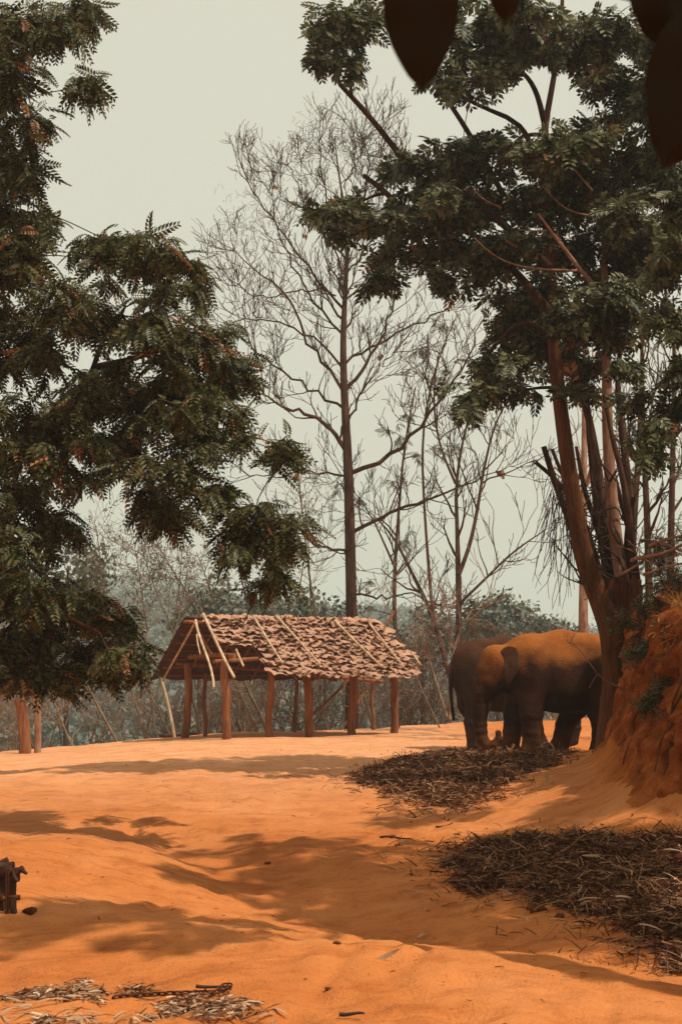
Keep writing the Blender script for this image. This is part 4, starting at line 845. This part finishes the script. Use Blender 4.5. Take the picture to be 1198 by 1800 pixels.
def surface_nets(Fv, org, h):
    nx, ny, nz_ = Fv.shape; S = Fv < 0
    acc = np.zeros((nx - 1, ny - 1, nz_ - 1, 3)); cn = np.zeros((nx - 1, ny - 1, nz_ - 1))
    gi = np.stack(np.meshgrid(np.arange(nx - 1), np.arange(ny - 1), np.arange(nz_ - 1), indexing='ij'), -1)
    def sl_(o): return tuple(slice(o[k], (nx, ny, nz_)[k] - 1 + o[k]) for k in range(3))
    for ax in range(3):
        ot = [k for k in range(3) if k != ax]
        for i in (0, 1):
            for j in (0, 1):
                o0 = [0, 0, 0]; o0[ot[0]] = i; o0[ot[1]] = j; o1 = list(o0); o1[ax] = 1
                a, b = Fv[sl_(o0)], Fv[sl_(o1)]; m = (a < 0) != (b < 0); t = np.where(m, a / np.where(m, a - b, 1), 0)
                q = np.array(o0, float)[None, None, None] + np.zeros_like(acc); q[..., ax] += t; acc += q * m[..., None]; cn += m
    act = cn > 0; idx = np.full(cn.shape, -1); idx[act] = np.arange(act.sum())
    V = (gi[act] + acc[act] / cn[act][:, None]) * h + org
    Q = []
    for ax in range(3):
        b, c = [(1, 2), (2, 0), (0, 1)][ax]
        s0 = [slice(1, -1)] * 3; s1 = [slice(1, -1)] * 3; s0[ax] = slice(0, -1); s1[ax] = slice(1, None)
        A, B = S[tuple(s0)], S[tuple(s1)]; I = np.argwhere(A != B); fl_ = A[A != B]
        I[:, b] += 1; I[:, c] += 1
        def cell(db, dc): J = I.copy(); J[:, b] += db; J[:, c] += dc; return idx[J[:, 0], J[:, 1], J[:, 2]]
        q = np.stack([cell(-1, -1), cell(0, -1), cell(0, 0), cell(-1, 0)], -1); q[~fl_] = q[~fl_][:, ::-1]; Q.append(q)
    Q = np.concatenate(Q); return V, Q[(Q >= 0).all(1)]
def smin(a, b, k): hh = np.clip(.5 + .5 * (b - a) / k, 0, 1); return b + (a - b) * hh - k * hh * (1 - hh)
def elephant_body(fore, hind, trunk, headup=0.0, h=.026):
    lo = np.array([-1.62, -.85, -.06]); hi = np.array([1.85, .85, 2.62]); ax = [np.arange(lo[k], hi[k], h) for k in range(3)]
    X, Y, Z = np.meshgrid(*ax, indexing='ij'); Pn = np.stack([X, Y, Z], -1)
    def ell(c, rd):
        q = (Pn - np.array(c)) / np.array(rd); l = np.linalg.norm(q, axis=-1); l2 = np.linalg.norm(q / np.array(rd), axis=-1) + 1e-6; return l * (l - 1) / l2
    def cap(a, b, r0, r1):
        a = np.array(a); b = np.array(b); d = b - a; t = np.clip(((Pn - a) @ d) / (d @ d), 0, 1); return np.linalg.norm(Pn - a - t[..., None] * d, axis=-1) - (r0 + (r1 - r0) * t)
    f = ell((.42, 0, 1.56), (1.08, .62, .70))
    for g, k in ((ell((1.0, 0, 1.70), (.56, .50, .62)), .2), (ell((-.25, 0, 1.60), (.52, .50, .66)), .2), (cap((-.3, 0, 1.98), (.4, 0, 2.06), .27, .29), .25), (cap((.4, 0, 2.06), (1.1, 0, 1.98), .29, .27), .25), (ell((.45, 0, 1.26), (.80, .52, .42)), .2),
                 (cap((-.3, 0, 1.72), (-.78, 0, 1.70), .50, .36), .2)): f = smin(f, g, k)
    hz_ = headup
    hd = ell((-.90, 0, 1.68 + hz_), (.33, .31, .42))
    for g, k in ((ell((-.92, .12, 1.88 + hz_), (.21, .19, .22)), .1), (ell((-.92, -.12, 1.88 + hz_), (.21, .19, .22)), .1), (ell((-1.0, .17, 1.42 + hz_), (.17, .13, .2)), .1), (ell((-1.0, -.17, 1.42 + hz_), (.17, .13, .2)), .1), (cap((-.80, 0, 1.40 + hz_), (-.98, 0, 1.16 + hz_), .2, .09), .1),
                 (ell((-1.08, .20, 1.62 + hz_), (.08, .06, .06)), .06), (ell((-1.08, -.20, 1.62 + hz_), (.08, .06, .06)), .06)): hd = smin(hd, g, k)
    tk = trunk
    tr_ = None
    for (a, ra), (b, rb_) in zip(tk[:-1], tk[1:]):
        g = cap(a, b, ra, rb_); tr_ = g if tr_ is None else smin(tr_, g, .04)
    sgl = np.sin(Z * 52) * .004 * (Z < 1.35); hd = smin(hd, tr_ + sgl, .12); f = smin(f, hd, .14)
    for ch in fore + hind:
        lg = None
        for (a, ra), (b, rb_) in zip(ch[:-1], ch[1:]):
            g = cap(a, b, ra, rb_); lg = g if lg is None else smin(lg, g, .06)
        ft = ch[-1][0]; lg = smin(lg, cap((ft[0] - .03, ft[1], .06), (ft[0] - .03, ft[1], .1), ch[-1][1] * 1.12, ch[-1][1] * 1.05), .06); f = smin(f, lg, .11)
    f = np.maximum(f, -Z)
    f = f + .012 * fbm(X * 2.2, Y * 2.2, Z * 2.2, 3) + .004 * np.sin(Z * 40 + 3 * noise(X * 3, Y * 3, Z * 2)) * sstep((1.2 - Z) / .5)
    return surface_nets(f, lo, h)
def fleg(x0, x1, x2, y): return [((x0, y * .88, 1.45), .31), ((x1, y, .80), .205), ((x1 + (x2 - x1) * .4, y, .45), .175), ((x2, y, .10), .18)]
def hleg(x0, x1, x2, y): return [((x0, y * .85, 1.40), .37), ((x0 + .02, y, .98), .27), ((x1, y, .58), .185), ((x2, y, .10), .178)]
def ball(mb, c, rd, n=8, m=0):
    th = np.linspace(0, math.pi, n); ph = np.arange(2 * n) * math.pi / n
    v = np.array([(math.sin(a) * math.cos(b), math.sin(a) * math.sin(b), math.cos(a)) for a in th for b in ph]) * np.array(rd) + np.array(c); k = 2 * n
    mb.add(v, [[i * k + j, (i + 1) * k + j, (i + 1) * k + (j + 1) % k, i * k + (j + 1) % k] for i in range(n - 1) for j in range(k)], m)
EYE = mat('eye', [(.01, .006, .004), (.015, .01, .006)], 3, .15, 0, spec=.6)
NAIL = mat('toenail', [(.16, .09, .06), (.24, .14, .09)], 8, .6, 0)
EARS = mat('ear_skin', [(.045, .018, .009), (.085, .036, .018), (.12, .055, .03)], 4, .85, .5, 14, dist=.02, spec=.07)
EARD = mat('dark_ear_skin', [(.016, .008, .006), (.036, .018, .013)], 4, .85, .5, 14, dist=.02, spec=.07)
def ear(s, top, skin, root):
    o = np.array([(-.86, 2.0), (-.80, 2.06), (-.70, 2.09), (-.60, 2.05), (-.55, 1.95), (-.54, 1.8), (-.56, 1.65), (-.61, 1.52), (-.68, 1.40), (-.74, 1.34), (-.79, 1.42), (-.82, 1.56), (-.85, 1.72), (-.88, 1.88)]); o = resample(np.vstack([o, o[:1]]), 40)[:-1]
    c = np.array([-.72, 1.76]); rings = []; mb = MB()
    for q in (.0001, .3, .55, .8, .93, 1.0):
        p = c + (o - c) * q; y = .345 + .15 * np.clip((p[:, 0] + .86) / .3, 0, 1) ** 1.5 + .025 * np.sin(p[:, 1] * 9) * q + .03 * (p[:, 1] < 1.6) * (1.6 - p[:, 1]); rings.append(np.stack([p[:, 0], s * y, p[:, 1] + top], -1))
    n = len(o); V = np.array(rings); f = np.array([[i * n + j, i * n + (j + 1) % n, (i + 1) * n + (j + 1) % n, (i + 1) * n + j] for i in range(len(rings) - 1) for j in range(n)])
    V2 = V.copy(); V2[:, :, 1] += s * .022 * np.array([1, 1, 1, .9, .6, 0.0])[:, None]
    mb.add(V.reshape(-1, 3), f if s > 0 else f[:, ::-1]); mb.add(V2.reshape(-1, 3), f[:, ::-1] if s > 0 else f); mb.build('ear', EARS if skin.name == 'dusty_skin' else EARD, root, off=(0, 0, 0))
def elephant(label, skin, loc, rotz, scale, fore, hind, trunk, mirror=False, headup=0.0):
    root = thing('elephant', label, 'elephant', loc); root.rotation_euler = (0, 0, rotz); root.scale = (scale,) * 3
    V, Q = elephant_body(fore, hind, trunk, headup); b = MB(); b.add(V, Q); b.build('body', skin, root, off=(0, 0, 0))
    for s in (-1, 1):
        ear(s, headup, skin, root); b = MB(); ball(b, (-1.10, s * .245, 1.61 + headup), (.026, .022, .024)); b.build('eye', EYE, root, off=(0, 0, 0))
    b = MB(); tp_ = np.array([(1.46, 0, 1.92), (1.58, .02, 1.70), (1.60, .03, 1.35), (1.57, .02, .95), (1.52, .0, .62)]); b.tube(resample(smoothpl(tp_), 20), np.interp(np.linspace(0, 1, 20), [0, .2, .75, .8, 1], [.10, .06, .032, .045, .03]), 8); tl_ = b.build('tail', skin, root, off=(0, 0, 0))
    for ch in fore + hind:
        ft = ch[-1][0]; rr = ch[-1][1]
        for a in (-.55, 0, .55):
            b = MB(); an = math.pi + a; ball(b, (ft[0] - .03 + math.cos(an) * rr * 1.10, ft[1] + math.sin(an) * rr * 1.10, .06), (.03, .04, .045), 6); b.build('toenail', NAIL, root, off=(0, 0, 0))
    return root
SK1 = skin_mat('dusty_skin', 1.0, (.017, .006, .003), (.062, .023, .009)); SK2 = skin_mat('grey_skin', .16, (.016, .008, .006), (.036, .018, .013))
c = P(951, 1320, 29.0); c[2] = gz(c[0], c[1])
elephant('nearer elephant with orange dusty back facing left, trunk curled at the ground', SK1, c, R(8), 1.04,
         [fleg(-.22, -.30, -.28, -.30), fleg(-.32, -.46, -.55, .30)], [hleg(1.02, 1.12, 1.08, -.30), hleg(.80, .58, .44, .30)],
         [((-1.04, 0, 1.56), .25), ((-1.18, 0, 1.22), .195), ((-1.22, 0, .82), .155), ((-1.20, 0, .48), .125), ((-1.17, -.03, .30), .108), ((-1.09, -.10, .18), .095), ((-.98, -.16, .20), .082), ((-.89, -.18, .32), .070), ((-.90, -.18, .44), .058)])
c = P(914, 1314, 32.6); c[2] = gz(c[0], c[1])
elephant('farther grey elephant with its rump and tail to the left, behind the dusty one', SK2, c, R(180 + 16), 1.05,
         [fleg(-.24, -.42, -.56, -.30), fleg(-.26, -.20, -.12, .30)], [hleg(1.02, .90, .80, -.28), hleg(1.05, 1.20, 1.14, .28)],
         [((-1.04, 0, 1.56), .25), ((-1.20, 0, 1.22), .195), ((-1.28, 0, .82), .155), ((-1.30, 0, .45), .125), ((-1.25, 0, .18), .105), ((-1.12, 0, .10), .08)], headup=-.05)

# ------------------------------------------------------------------ fodder heaps and litter
SV = np.array([(-.5, -.5, 0), (-.5, .5, 0), (-.15, -.5, .05), (-.15, .5, .075), (.2, -.4, .04), (.2, .45, .06), (.5, -.1, -.04), (.5, .1, -.02)]); SF = [[0, 2, 3, 1], [2, 4, 5, 3], [4, 6, 7, 5]]
def strips(mb, n, pos, r, l0, l1, w0, w1, m, tilt=.35):
    d = r.normal(size=(n, 3)) * np.array([1, 1, tilt]); M = ortho(d, np.array([0, 0, 1.0]) + r.normal(size=(n, 3)) * .5)
    l = r.uniform(l0, l1, n); wd = r.uniform(w0, w1, n); S = np.stack([l, wd, l * .9], -1); mb.inst(SV, SF, M * S[:, None, :], pos, m)
def heap(name, poly, n, hgt, seed, mats, l=(.08, .34), wd=(.012, .035), split=None):
    r = np.random.RandomState(seed); W = np.array([G(x, y)[:2] for x, y in poly]); lo = W.min(0); hi = W.max(0)
    nx = 70; gx, gy = np.meshgrid(np.linspace(lo[0] - .5, hi[0] + .5, nx), np.linspace(lo[1] - .5, hi[1] + .5, nx)); Wc = np.vstack([W, W[:1]])
    def hh(x, y): dd = dist_poly(x, y, Wc); wx = x + .9 * fbm(x * 1.3, y * 1.3, seed, 3); wy = y + 1.3 * fbm(x * 1.3, y * 1.3, seed + 9, 3); dd = dist_poly(wx, wy, Wc); ins = inside(wx, wy, W); return hgt * np.where(ins, 1 - np.exp(-dd / .5), -np.minimum(1, dd * 1.5)) * (1 + .7 * fbm(x * 1.1, y * 1.1, seed, 3)) + .05 * fbm(x * 4, y * 4, 2., 3) * ins
    z = gz(gx, gy) + hh(gx, gy) - .02; ii = np.arange(nx * nx).reshape(nx, nx); mb = MB(); mb.add(np.stack([gx, gy, z], -1), np.stack([ii[:-1, :-1], ii[:-1, 1:], ii[1:, 1:], ii[1:, :-1]], -1).reshape(-1, 4), 0)
    q = r.uniform(lo - .9, hi + .9, (n * 4, 2)); wq = q + np.stack([fbm(q[:, 0] * 1.3, q[:, 1] * 1.3, seed, 3), fbm(q[:, 0] * 1.3, q[:, 1] * 1.3, seed + 9, 3)], -1) * [.9, 1.3]; keep = inside(wq[:, 0], wq[:, 1], W) | (r.rand(len(q)) < .40 * np.exp(-dist_poly(q[:, 0], q[:, 1], Wc) / .20)); q = q[keep]; q = q[fbm(q[:, 0] * 2.6, q[:, 1] * 2.6, seed + 4, 3) > -.22 - .5 * r.rand(len(q))][:n]
    ps = np.stack([q[:, 0], q[:, 1], gz(q[:, 0], q[:, 1]) + np.maximum(0, hh(q[:, 0], q[:, 1])) + r.uniform(-.015, .045, len(q))], -1)
    k = 1 + (r.rand(len(q)) < (.25 if split is None else split(q))).astype(int); strips(mb, len(q), ps, r, l[0], l[1], wd[0], wd[1], k)
    return tag(mb.build(name, mats, smooth=False), kind='stuff'), hh, W
heap('fodder_litter', [(618, 1371), (690, 1342), (760, 1326), (850, 1324), (985, 1324), (960, 1344), (920, 1362), (870, 1385), (845, 1410), (800, 1428), (740, 1426), (700, 1400), (665, 1384)], 15000, .10, 501, [MULCH, STRAW_D, STRAW], l=(.05, .34), wd=(.006, .018),
     split=lambda q: np.where((q[:, 1] < 20.5), .75, .3))  # more pale straw at the near end, standing in for sunlight there
heap('stalk_litter', [(805, 1490), (870, 1478), (960, 1482), (1100, 1478), (1230, 1480), (1290, 1620), (1230, 1700), (1130, 1672), (1060, 1610), (960, 1575), (870, 1560), (820, 1540)], 15000, .09, 502, [MULCH, STRAW_D, STRAW], l=(.04, .28), wd=(.004, .013), split=lambda q: .16)
r = np.random.RandomState(91)
def ground_strip(px, py, name, label, cat, group, l, wd, m, n=1):
    g = G(px, py); b = MB(); strips(b, n, g[None] + [0, 0, .015] + r.normal(size=(n, 3)) * [.04, .04, .004], r, l * .7, l * 1.2, wd * .7, wd * 1.2, 0, .12)
    return tag(b.build(name, m, smooth=False), label, cat, group)
for k in range(70):
    px = r.uniform(0, 480) ** 1.0; py = np.clip(1738 + 26 * min(1, px / 200) + (px / 480) * 12 + r.uniform(-5, 1) * 2 + r.rand() * 60 * (1 - .3 * px / 480), 1728, 1797)
    ground_strip(px, py, 'dry_husk', 'pale dry husk strip in the scatter at the bottom left', 'husk', 'dry husk strips scattered at the bottom left', .16, .015, HUSK)
for k in range(45):
    px, py = r.uniform(650, 1190), r.uniform(1490, 1690)
    if (px < 830 or py > 1560 + (px - 850) * .35) and k % 3: continue
    g = G(px, py); b = MB(); strips(b, 1, g[None] + [0, 0, .16 if px > 900 else .03], r, .14, .26, .016, .03, 0, .2); tag(b.build('dry_leaf', HUSK, smooth=False), 'pale dry leaf strip lying on the dark litter at the right', 'leaf', 'pale leaf strips on the right litter')
b = MB(); q = []
W = np.array([G(x, y)[:2] for x, y in ((-30, 1770), (60, 1740), (230, 1728), (300, 1745), (420, 1762), (560, 1785), (450, 1799), (-30, 1799))])
n = 1500; q = r.uniform(W.min(0), W.max(0), (n * 3, 2)); q = q[inside(q[:, 0], q[:, 1], W)]; q = q[fbm(q[:, 0] * 2.2, q[:, 1] * 2.2, 4., 3) > .02][:n]
strips(b, len(q), np.stack([q[:, 0], q[:, 1], gz(q[:, 0], q[:, 1]) + r.uniform(.0, .03, len(q))], -1), r, .03, .13, .004, .014, r.randint(0, 2, len(q)), .15)
tag(b.build('chaff', [STRAW_D, HUSK], smooth=False), kind='stuff')
b = MB(); n = 900; q = np.stack([r.uniform(-4.5, 4, n), r.uniform(6.5, 34, n)], -1); strips(b, n, np.stack([q[:, 0], q[:, 1], gz(q[:, 0], q[:, 1]) + .008], -1), r, .015, .07, .003, .011, r.randint(0, 2, n), .1)
tag(b.build('ground_debris', [STRAW_D, STRAW], smooth=False), kind='stuff')
DL = ('largest dark clod lying in front of the right litter', 'small dark clod left of the right litter edge', 'flat dark clod on the shaded slope in mid yard', 'tiny dark clod alone on the sunlit lower slope', 'dark clod just below the right litter', 'dark clod beside the foot of the log stand', 'small reddish clod on the lower middle slope', 'clod at the near edge of the fodder litter')
for (px, py, s_), lab in zip(((943, 1602, .075), (822, 1567, .04), (470, 1520, .03), (578, 1742, .02), (983, 1613, .04), (53, 1604, .045), (592, 1660, .022), (690, 1472, .035)), DL):
    g = G(px, py); b = MB(); ball(b, (0, 0, 0), (1, 1, 1), 9); v = b.v[0]; b.v[0] = g + v * s_ * .85 * (1 + .8 * noise(v[:, 0] * 1.8 + px, v[:, 1] * 1.8, v[:, 2] * 1.8))[:, None] * np.array([1.35, 1, .62]) + [0, 0, s_ * .3]
    tag(b.build('dung_clod', DUNG), lab, 'clod')
for (x0, y0, x1, y1, lab) in ((668, 1473, 720, 1477, 'thin dry stick lying at the edge of the mid yard shade'), (765, 1455, 795, 1449, 'pale short stick lying near the fodder litter'), (345, 1738, 408, 1741, 'thin bare root at the end of the chain'), (597, 1787, 640, 1790, 'tiny stick at the bottom middle of the yard')):
    p0, p1 = G(x0, y0), G(x1, y1); b = MB(); b.tube(bez(p0 + [0, 0, .012], p1 + [0, 0, .02], 8, r, .10), np.linspace(.012, .006, 8), 5); tag(b.build('stick', TWIG_D), lab, 'stick')
# chain lying on the earth
pl = resample(smoothpl(np.array([G(x, y) for x, y in ((200, 1758), (240, 1755), (300, 1751), (350, 1750), (388, 1748), (405, 1742), (398, 1736), (388, 1739), (385, 1746))])), 400); s_ = np.concatenate([[0], np.cumsum(np.linalg.norm(np.diff(pl, axis=0), axis=1))])
ch = thing('chain', 'rusty chain lying on the red earth at the bottom left', 'chain', pl[0])
th = np.linspace(0, 2 * math.pi, 13)[:-1]; lk = MB(); loop = np.stack([.022 * np.cos(th) + .009 * np.sign(np.cos(th)), .013 * np.sin(th), 0 * th], -1); lk.tube(np.vstack([loop, loop[:1]]), .0056, 5, cap=False); lme = lk.mesh('link', CHAIN)
nl = min(int(s_[-1] / .044), 60)
for i in range(nl):
    t = (i + .5) * s_[-1] / nl; p = np.array([np.interp(t, s_, pl[:, k]) for k in range(3)]); p2 = np.array([np.interp(t + .02, s_, pl[:, k]) for k in range(3)])
    q = Vector(p2 - p).to_track_quat('X', 'Z') @ Matrix.Rotation(R(35 if i % 2 else -45), 3, 'X').to_quaternion(); M = q.to_matrix().to_4x4(); M.translation = Vector(p - pl[0] + [0, 0, .014]); mesh_obj('link', lme, ch, M)
# stand of rough logs at the left edge, with a chain over it
g = G(8, 1600); D_ = g[1]
ls = thing('log_stand', 'dark rough log stand with a chain hanging over it at the left edge', 'stand', g)
def lg(name, x0, y0, x1, y1, rad, d0=0, d1=0, m=BARK_D, r1=None):
    b = MB(); b.tube(bez(P(x0, y0, D_ + d0), P(x1, y1, D_ + d1), 10, r, .03), np.linspace(rad, r1 or rad, 10), 10, flute=lambda th, t, q: 1 + .10 * noise(th * 1.5, t * 4, x1) + .05 * np.sin(4 * th)); return b.build(name, m, ls)
lg('post', -12, 1612, -8, 1530, .085, m=BARK); lg('post', 20, 1604, 19, 1545, .045, .25, .25); lg('post', 25, 1606, 24, 1576, .026, -.1, -.1, BARK)
lg('plank', -60, 1581, 36, 1577, .020, -.05, -.05, BARK_R); lg('top_log', -90, 1556, 30, 1537, .055, .1, .0, BARK); lg('top_log', -90, 1528, 25, 1521, .032, .3, .25, BARK); lg('top_log', -90, 1545, 22, 1529, .04, -.1, -.05, BARK); lg('top_log', -50, 1543, 14, 1511, .022, .4, .4, BARK)
lg('forked_end', 22, 1540, 41, 1525, .030, 0, 0, BARK, .020); lg('forked_end', 36, 1527, 48, 1536, .024, 0, 0, BARK, .010); lg('forked_end', 14, 1531, 36, 1529, .026, .05, .02, BARK, .018)
for i in range(26):
    p = P(13, 1537 + 2.9 * i, D_ - .12); q = Matrix.Rotation(R(90), 4, 'Y') @ Matrix.Rotation(R(90 * (i % 2) + 20), 4, 'X'); q.translation = Vector(p - g); mesh_obj('chain_link', lme, ls, q)

# old roots laid bare on the face of the bank
r = np.random.RandomState(93); cand = np.where((fl[:, 1] > 15) & (fl[:, 1] < 25.5) & (fl[:, 0] < 5.2))[0]
for k in range(13):
    i = r.choice(cand[5:-30]); j1 = r.randint(42, 56); j0 = r.randint(10, 30); dr = r.uniform(-14, 14); w_ = np.linspace(0, 1, j1 - j0)
    ii_ = np.clip((i + dr * w_ + 3 * np.sin(w_ * r.uniform(3, 9))).astype(int), 0, len(fl) - 1); q = Bv[np.arange(j1, j0, -1), ii_]; q = smoothpl(q[::4], 2); nn_ = outn[ii_[0]]
    b = MB(); b.tube(q + np.array([nn_[0], nn_[1], 0]) * .02, np.linspace(r.uniform(.018, .045), .007, len(q)), 7, flute=lambda th, t, p: 1 + .2 * noise(th, t * 9, k)); b.build('root', BARK_R, tr)

# ------------------------------------------------------------------ growth on the bank
r = np.random.RandomState(95)
BG = BT[(BT[:, 0] < 8.5) & (BT[:, 1] < 29)]; b = MB(); k = r.randint(len(BG), size=26000); ps = BG[k] + r.normal(size=(26000, 3)) * [.06, .06, .0]; kp = noise(ps[:, 0] * .9, ps[:, 1] * .9, 1.) > -.15; ps = ps[kp]
GV = np.array([(0, -.5, 0), (0, .5, 0), (.5, .35, .25), (.5, -.35, .25), (1, 0, .2)]); n = len(ps); d = np.stack([r.normal(size=n) * .6, r.normal(size=n) * .6, r.uniform(.2, 1.2, n)], -1)
M = ortho(d, rdir(n, r)); S = np.stack([r.uniform(.10, .32, n), r.uniform(.006, .014, n), r.uniform(.1, .3, n)], -1); b.inst(GV[:4], [[0, 1, 2, 3]], M * S[:, None, :], ps); b.inst(GV[2:5][[1, 0, 2]], [[0, 1, 2]], M * S[:, None, :], ps)
# straw hanging over the lip
lip = Bv[51:57].reshape(-1, 3); lip = lip[(lip[:, 0] < 7) & (lip[:, 1] < 28)]; kk = r.randint(len(lip), size=3200); ps = lip[kk]; kp = noise(ps[:, 0] * 1.1, ps[:, 1] * 1.1, 5.) > -.1; ps = ps[kp]; n = len(ps)
d = np.stack([-np.abs(r.normal(size=n)) * .5 - .1, r.normal(size=n) * .5 - .2, -r.uniform(-.2, 1.0, n)], -1); M = ortho(d, rdir(n, r)); S = np.stack([r.uniform(.06, .22, n), r.uniform(.006, .012, n), r.uniform(.1, .4, n)], -1); b.inst(GV[:4], [[0, 1, 2, 3]], M * S[:, None, :], ps)
tag(b.build('dry_grass', GRASS_DRY, smooth=False), kind='stuff')
BL = ('leafy dark shrub at the lip of the red bank by the stump', 'low dark shrub on the bank face at the right edge', 'dark shrub high on the bank near the right edge', 'small leafy shrub in the dry grass of the bank', 'spreading leafy shrub on top of the bank behind the stump', 'dark shrub drooping over the red bank', 'dark bush behind the fallen branches on the bank')
for i, ((px, py, dd, s_), lab) in enumerate(zip(((1125, 1090, 21.5, .42), (1180, 1180, 16.6, .34), (1175, 1050, 19, .5), (1145, 1150, 18.4, .36), (1160, 1000, 23.5, .55), (1165, 1230, 16.4, .3), (1190, 960, 25, .7)), BL)):
    c = P(px, py, dd); root = thing('bank_shrub', lab, 'shrub', c + [.25, .1, -.3], 'shrubs on the red bank'); T = Tree(700 + i); T.nodes = [(c + [.25, .1, -.3], .03)]
    for q in range(6): T.clump(c + rdir(1, T.r)[0] * s_ * .6, np.full(3, s_ * .6), 9, 7, .62, .012, kinds=2)
    T.finish(root, CF, [LEAF_R, LEAF_BR], TWIG_D, TWIG_D, 0, .12, wood='stems')
FB = ('long pale fallen branch lying on top of the bank', 'dry branch crossing the bank top near the right edge', 'short sawn branch lying in the grass of the bank', 'thin fallen branch sloping up to the right behind the stump', 'bent dead branch on the bank crest', 'sawn pale log end sticking out of the grass at the right')
for (x0, y0, d0, x1, y1, d1, rad), lab in zip(((1110, 985, 23, 1215, 945, 21, .035), (1140, 960, 23.5, 1215, 935, 22.5, .03), (1090, 1010, 23.5, 1130, 985, 23.2, .03), (1130, 1010, 22, 1200, 990, 21, .025), (1125, 950, 24.5, 1210, 975, 23, .03), (1168, 1052, 20, 1215, 1050, 19.5, .05)), FB):
    b = MB(); q = bez(P(x0, y0, d0), P(x1, y1, d1), 10, r, .05); b.tube(q, np.linspace(rad, rad * .6, 10), 7); side_twigs(b, r, q, np.full(10, rad * .6), 4, .5, 1, .006, .0); tag(b.build('fallen_branch', BARK_P), lab, 'branch')
b = MB(); q = bez(P(1100, 1216, 22.9), P(1050, 1185, 22.8), 8, r, .04); b.tube(q, np.linspace(.016, .012, 8), 5); q2 = bez(P(1050, 1185, 22.8), P(1003, 1128, 22.8), 8, r, .06); b.tube(q2, np.linspace(.012, .006, 8), 5)
b.tube(bez(P(1050, 1185, 22.8), P(1035, 1209, 22.6), 5, r, .1), np.linspace(.010, .006, 5), 4); b.tube(bez(P(1062, 1192, 22.8), P(1048, 1184, 22.5), 4, r, .1), .006, 4); side_twigs(b, r, q2, np.full(8, .006), 3, .35, 1, .004, .1)
tag(b.build('dead_twig', BARK_P), 'thin forked dead twig sticking out of the bank before the dusty elephant', 'twig')
r = np.random.RandomState(97); k = MB(); g = G(950, 1318); pts = grow(k, r, P(965, 1306, 27.5), [-.5, -.2, .3], .35, .02, 1, -.2, 1., (3, 4), .008); grow(k, r, P(965, 1306, 27.5), [.3, -.3, -.3], .3, .02, 1, -.2, 1., (2, 3), .008); tag(k.build('root_clump', BARK_P), 'small twisted root clump at the feet of the dusty elephant', 'root')

# ------------------------------------------------------------------ haze
X0, X1, Y0, Y1, Z0, Z1 = -620, 620, -30, 1420, -32, 112
v = [(x, y, z) for x in (X0, X1) for y in (Y0, Y1) for z in (Z0, Z1)]
b = MB(); b.add(v, [[0, 1, 3, 2], [4, 6, 7, 5], [0, 4, 5, 1], [2, 3, 7, 6], [0, 2, 6, 4], [1, 5, 7, 3]])
hm = bpy.data.materials.new('haze_air'); hm.use_nodes = True; t = hm.node_tree; t.nodes.clear(); o_ = t.nodes.new('ShaderNodeOutputMaterial'); pv = t.nodes.new('ShaderNodeVolumePrincipled')
pv.inputs['Color'].default_value = (.80, .88, .89, 1); pv.inputs['Density'].default_value = .00072; pv.inputs['Anisotropy'].default_value = .2; t.links.new(pv.outputs[0], o_.inputs['Volume'])
tag(b.build('haze', hm, smooth=False), kind='stuff')
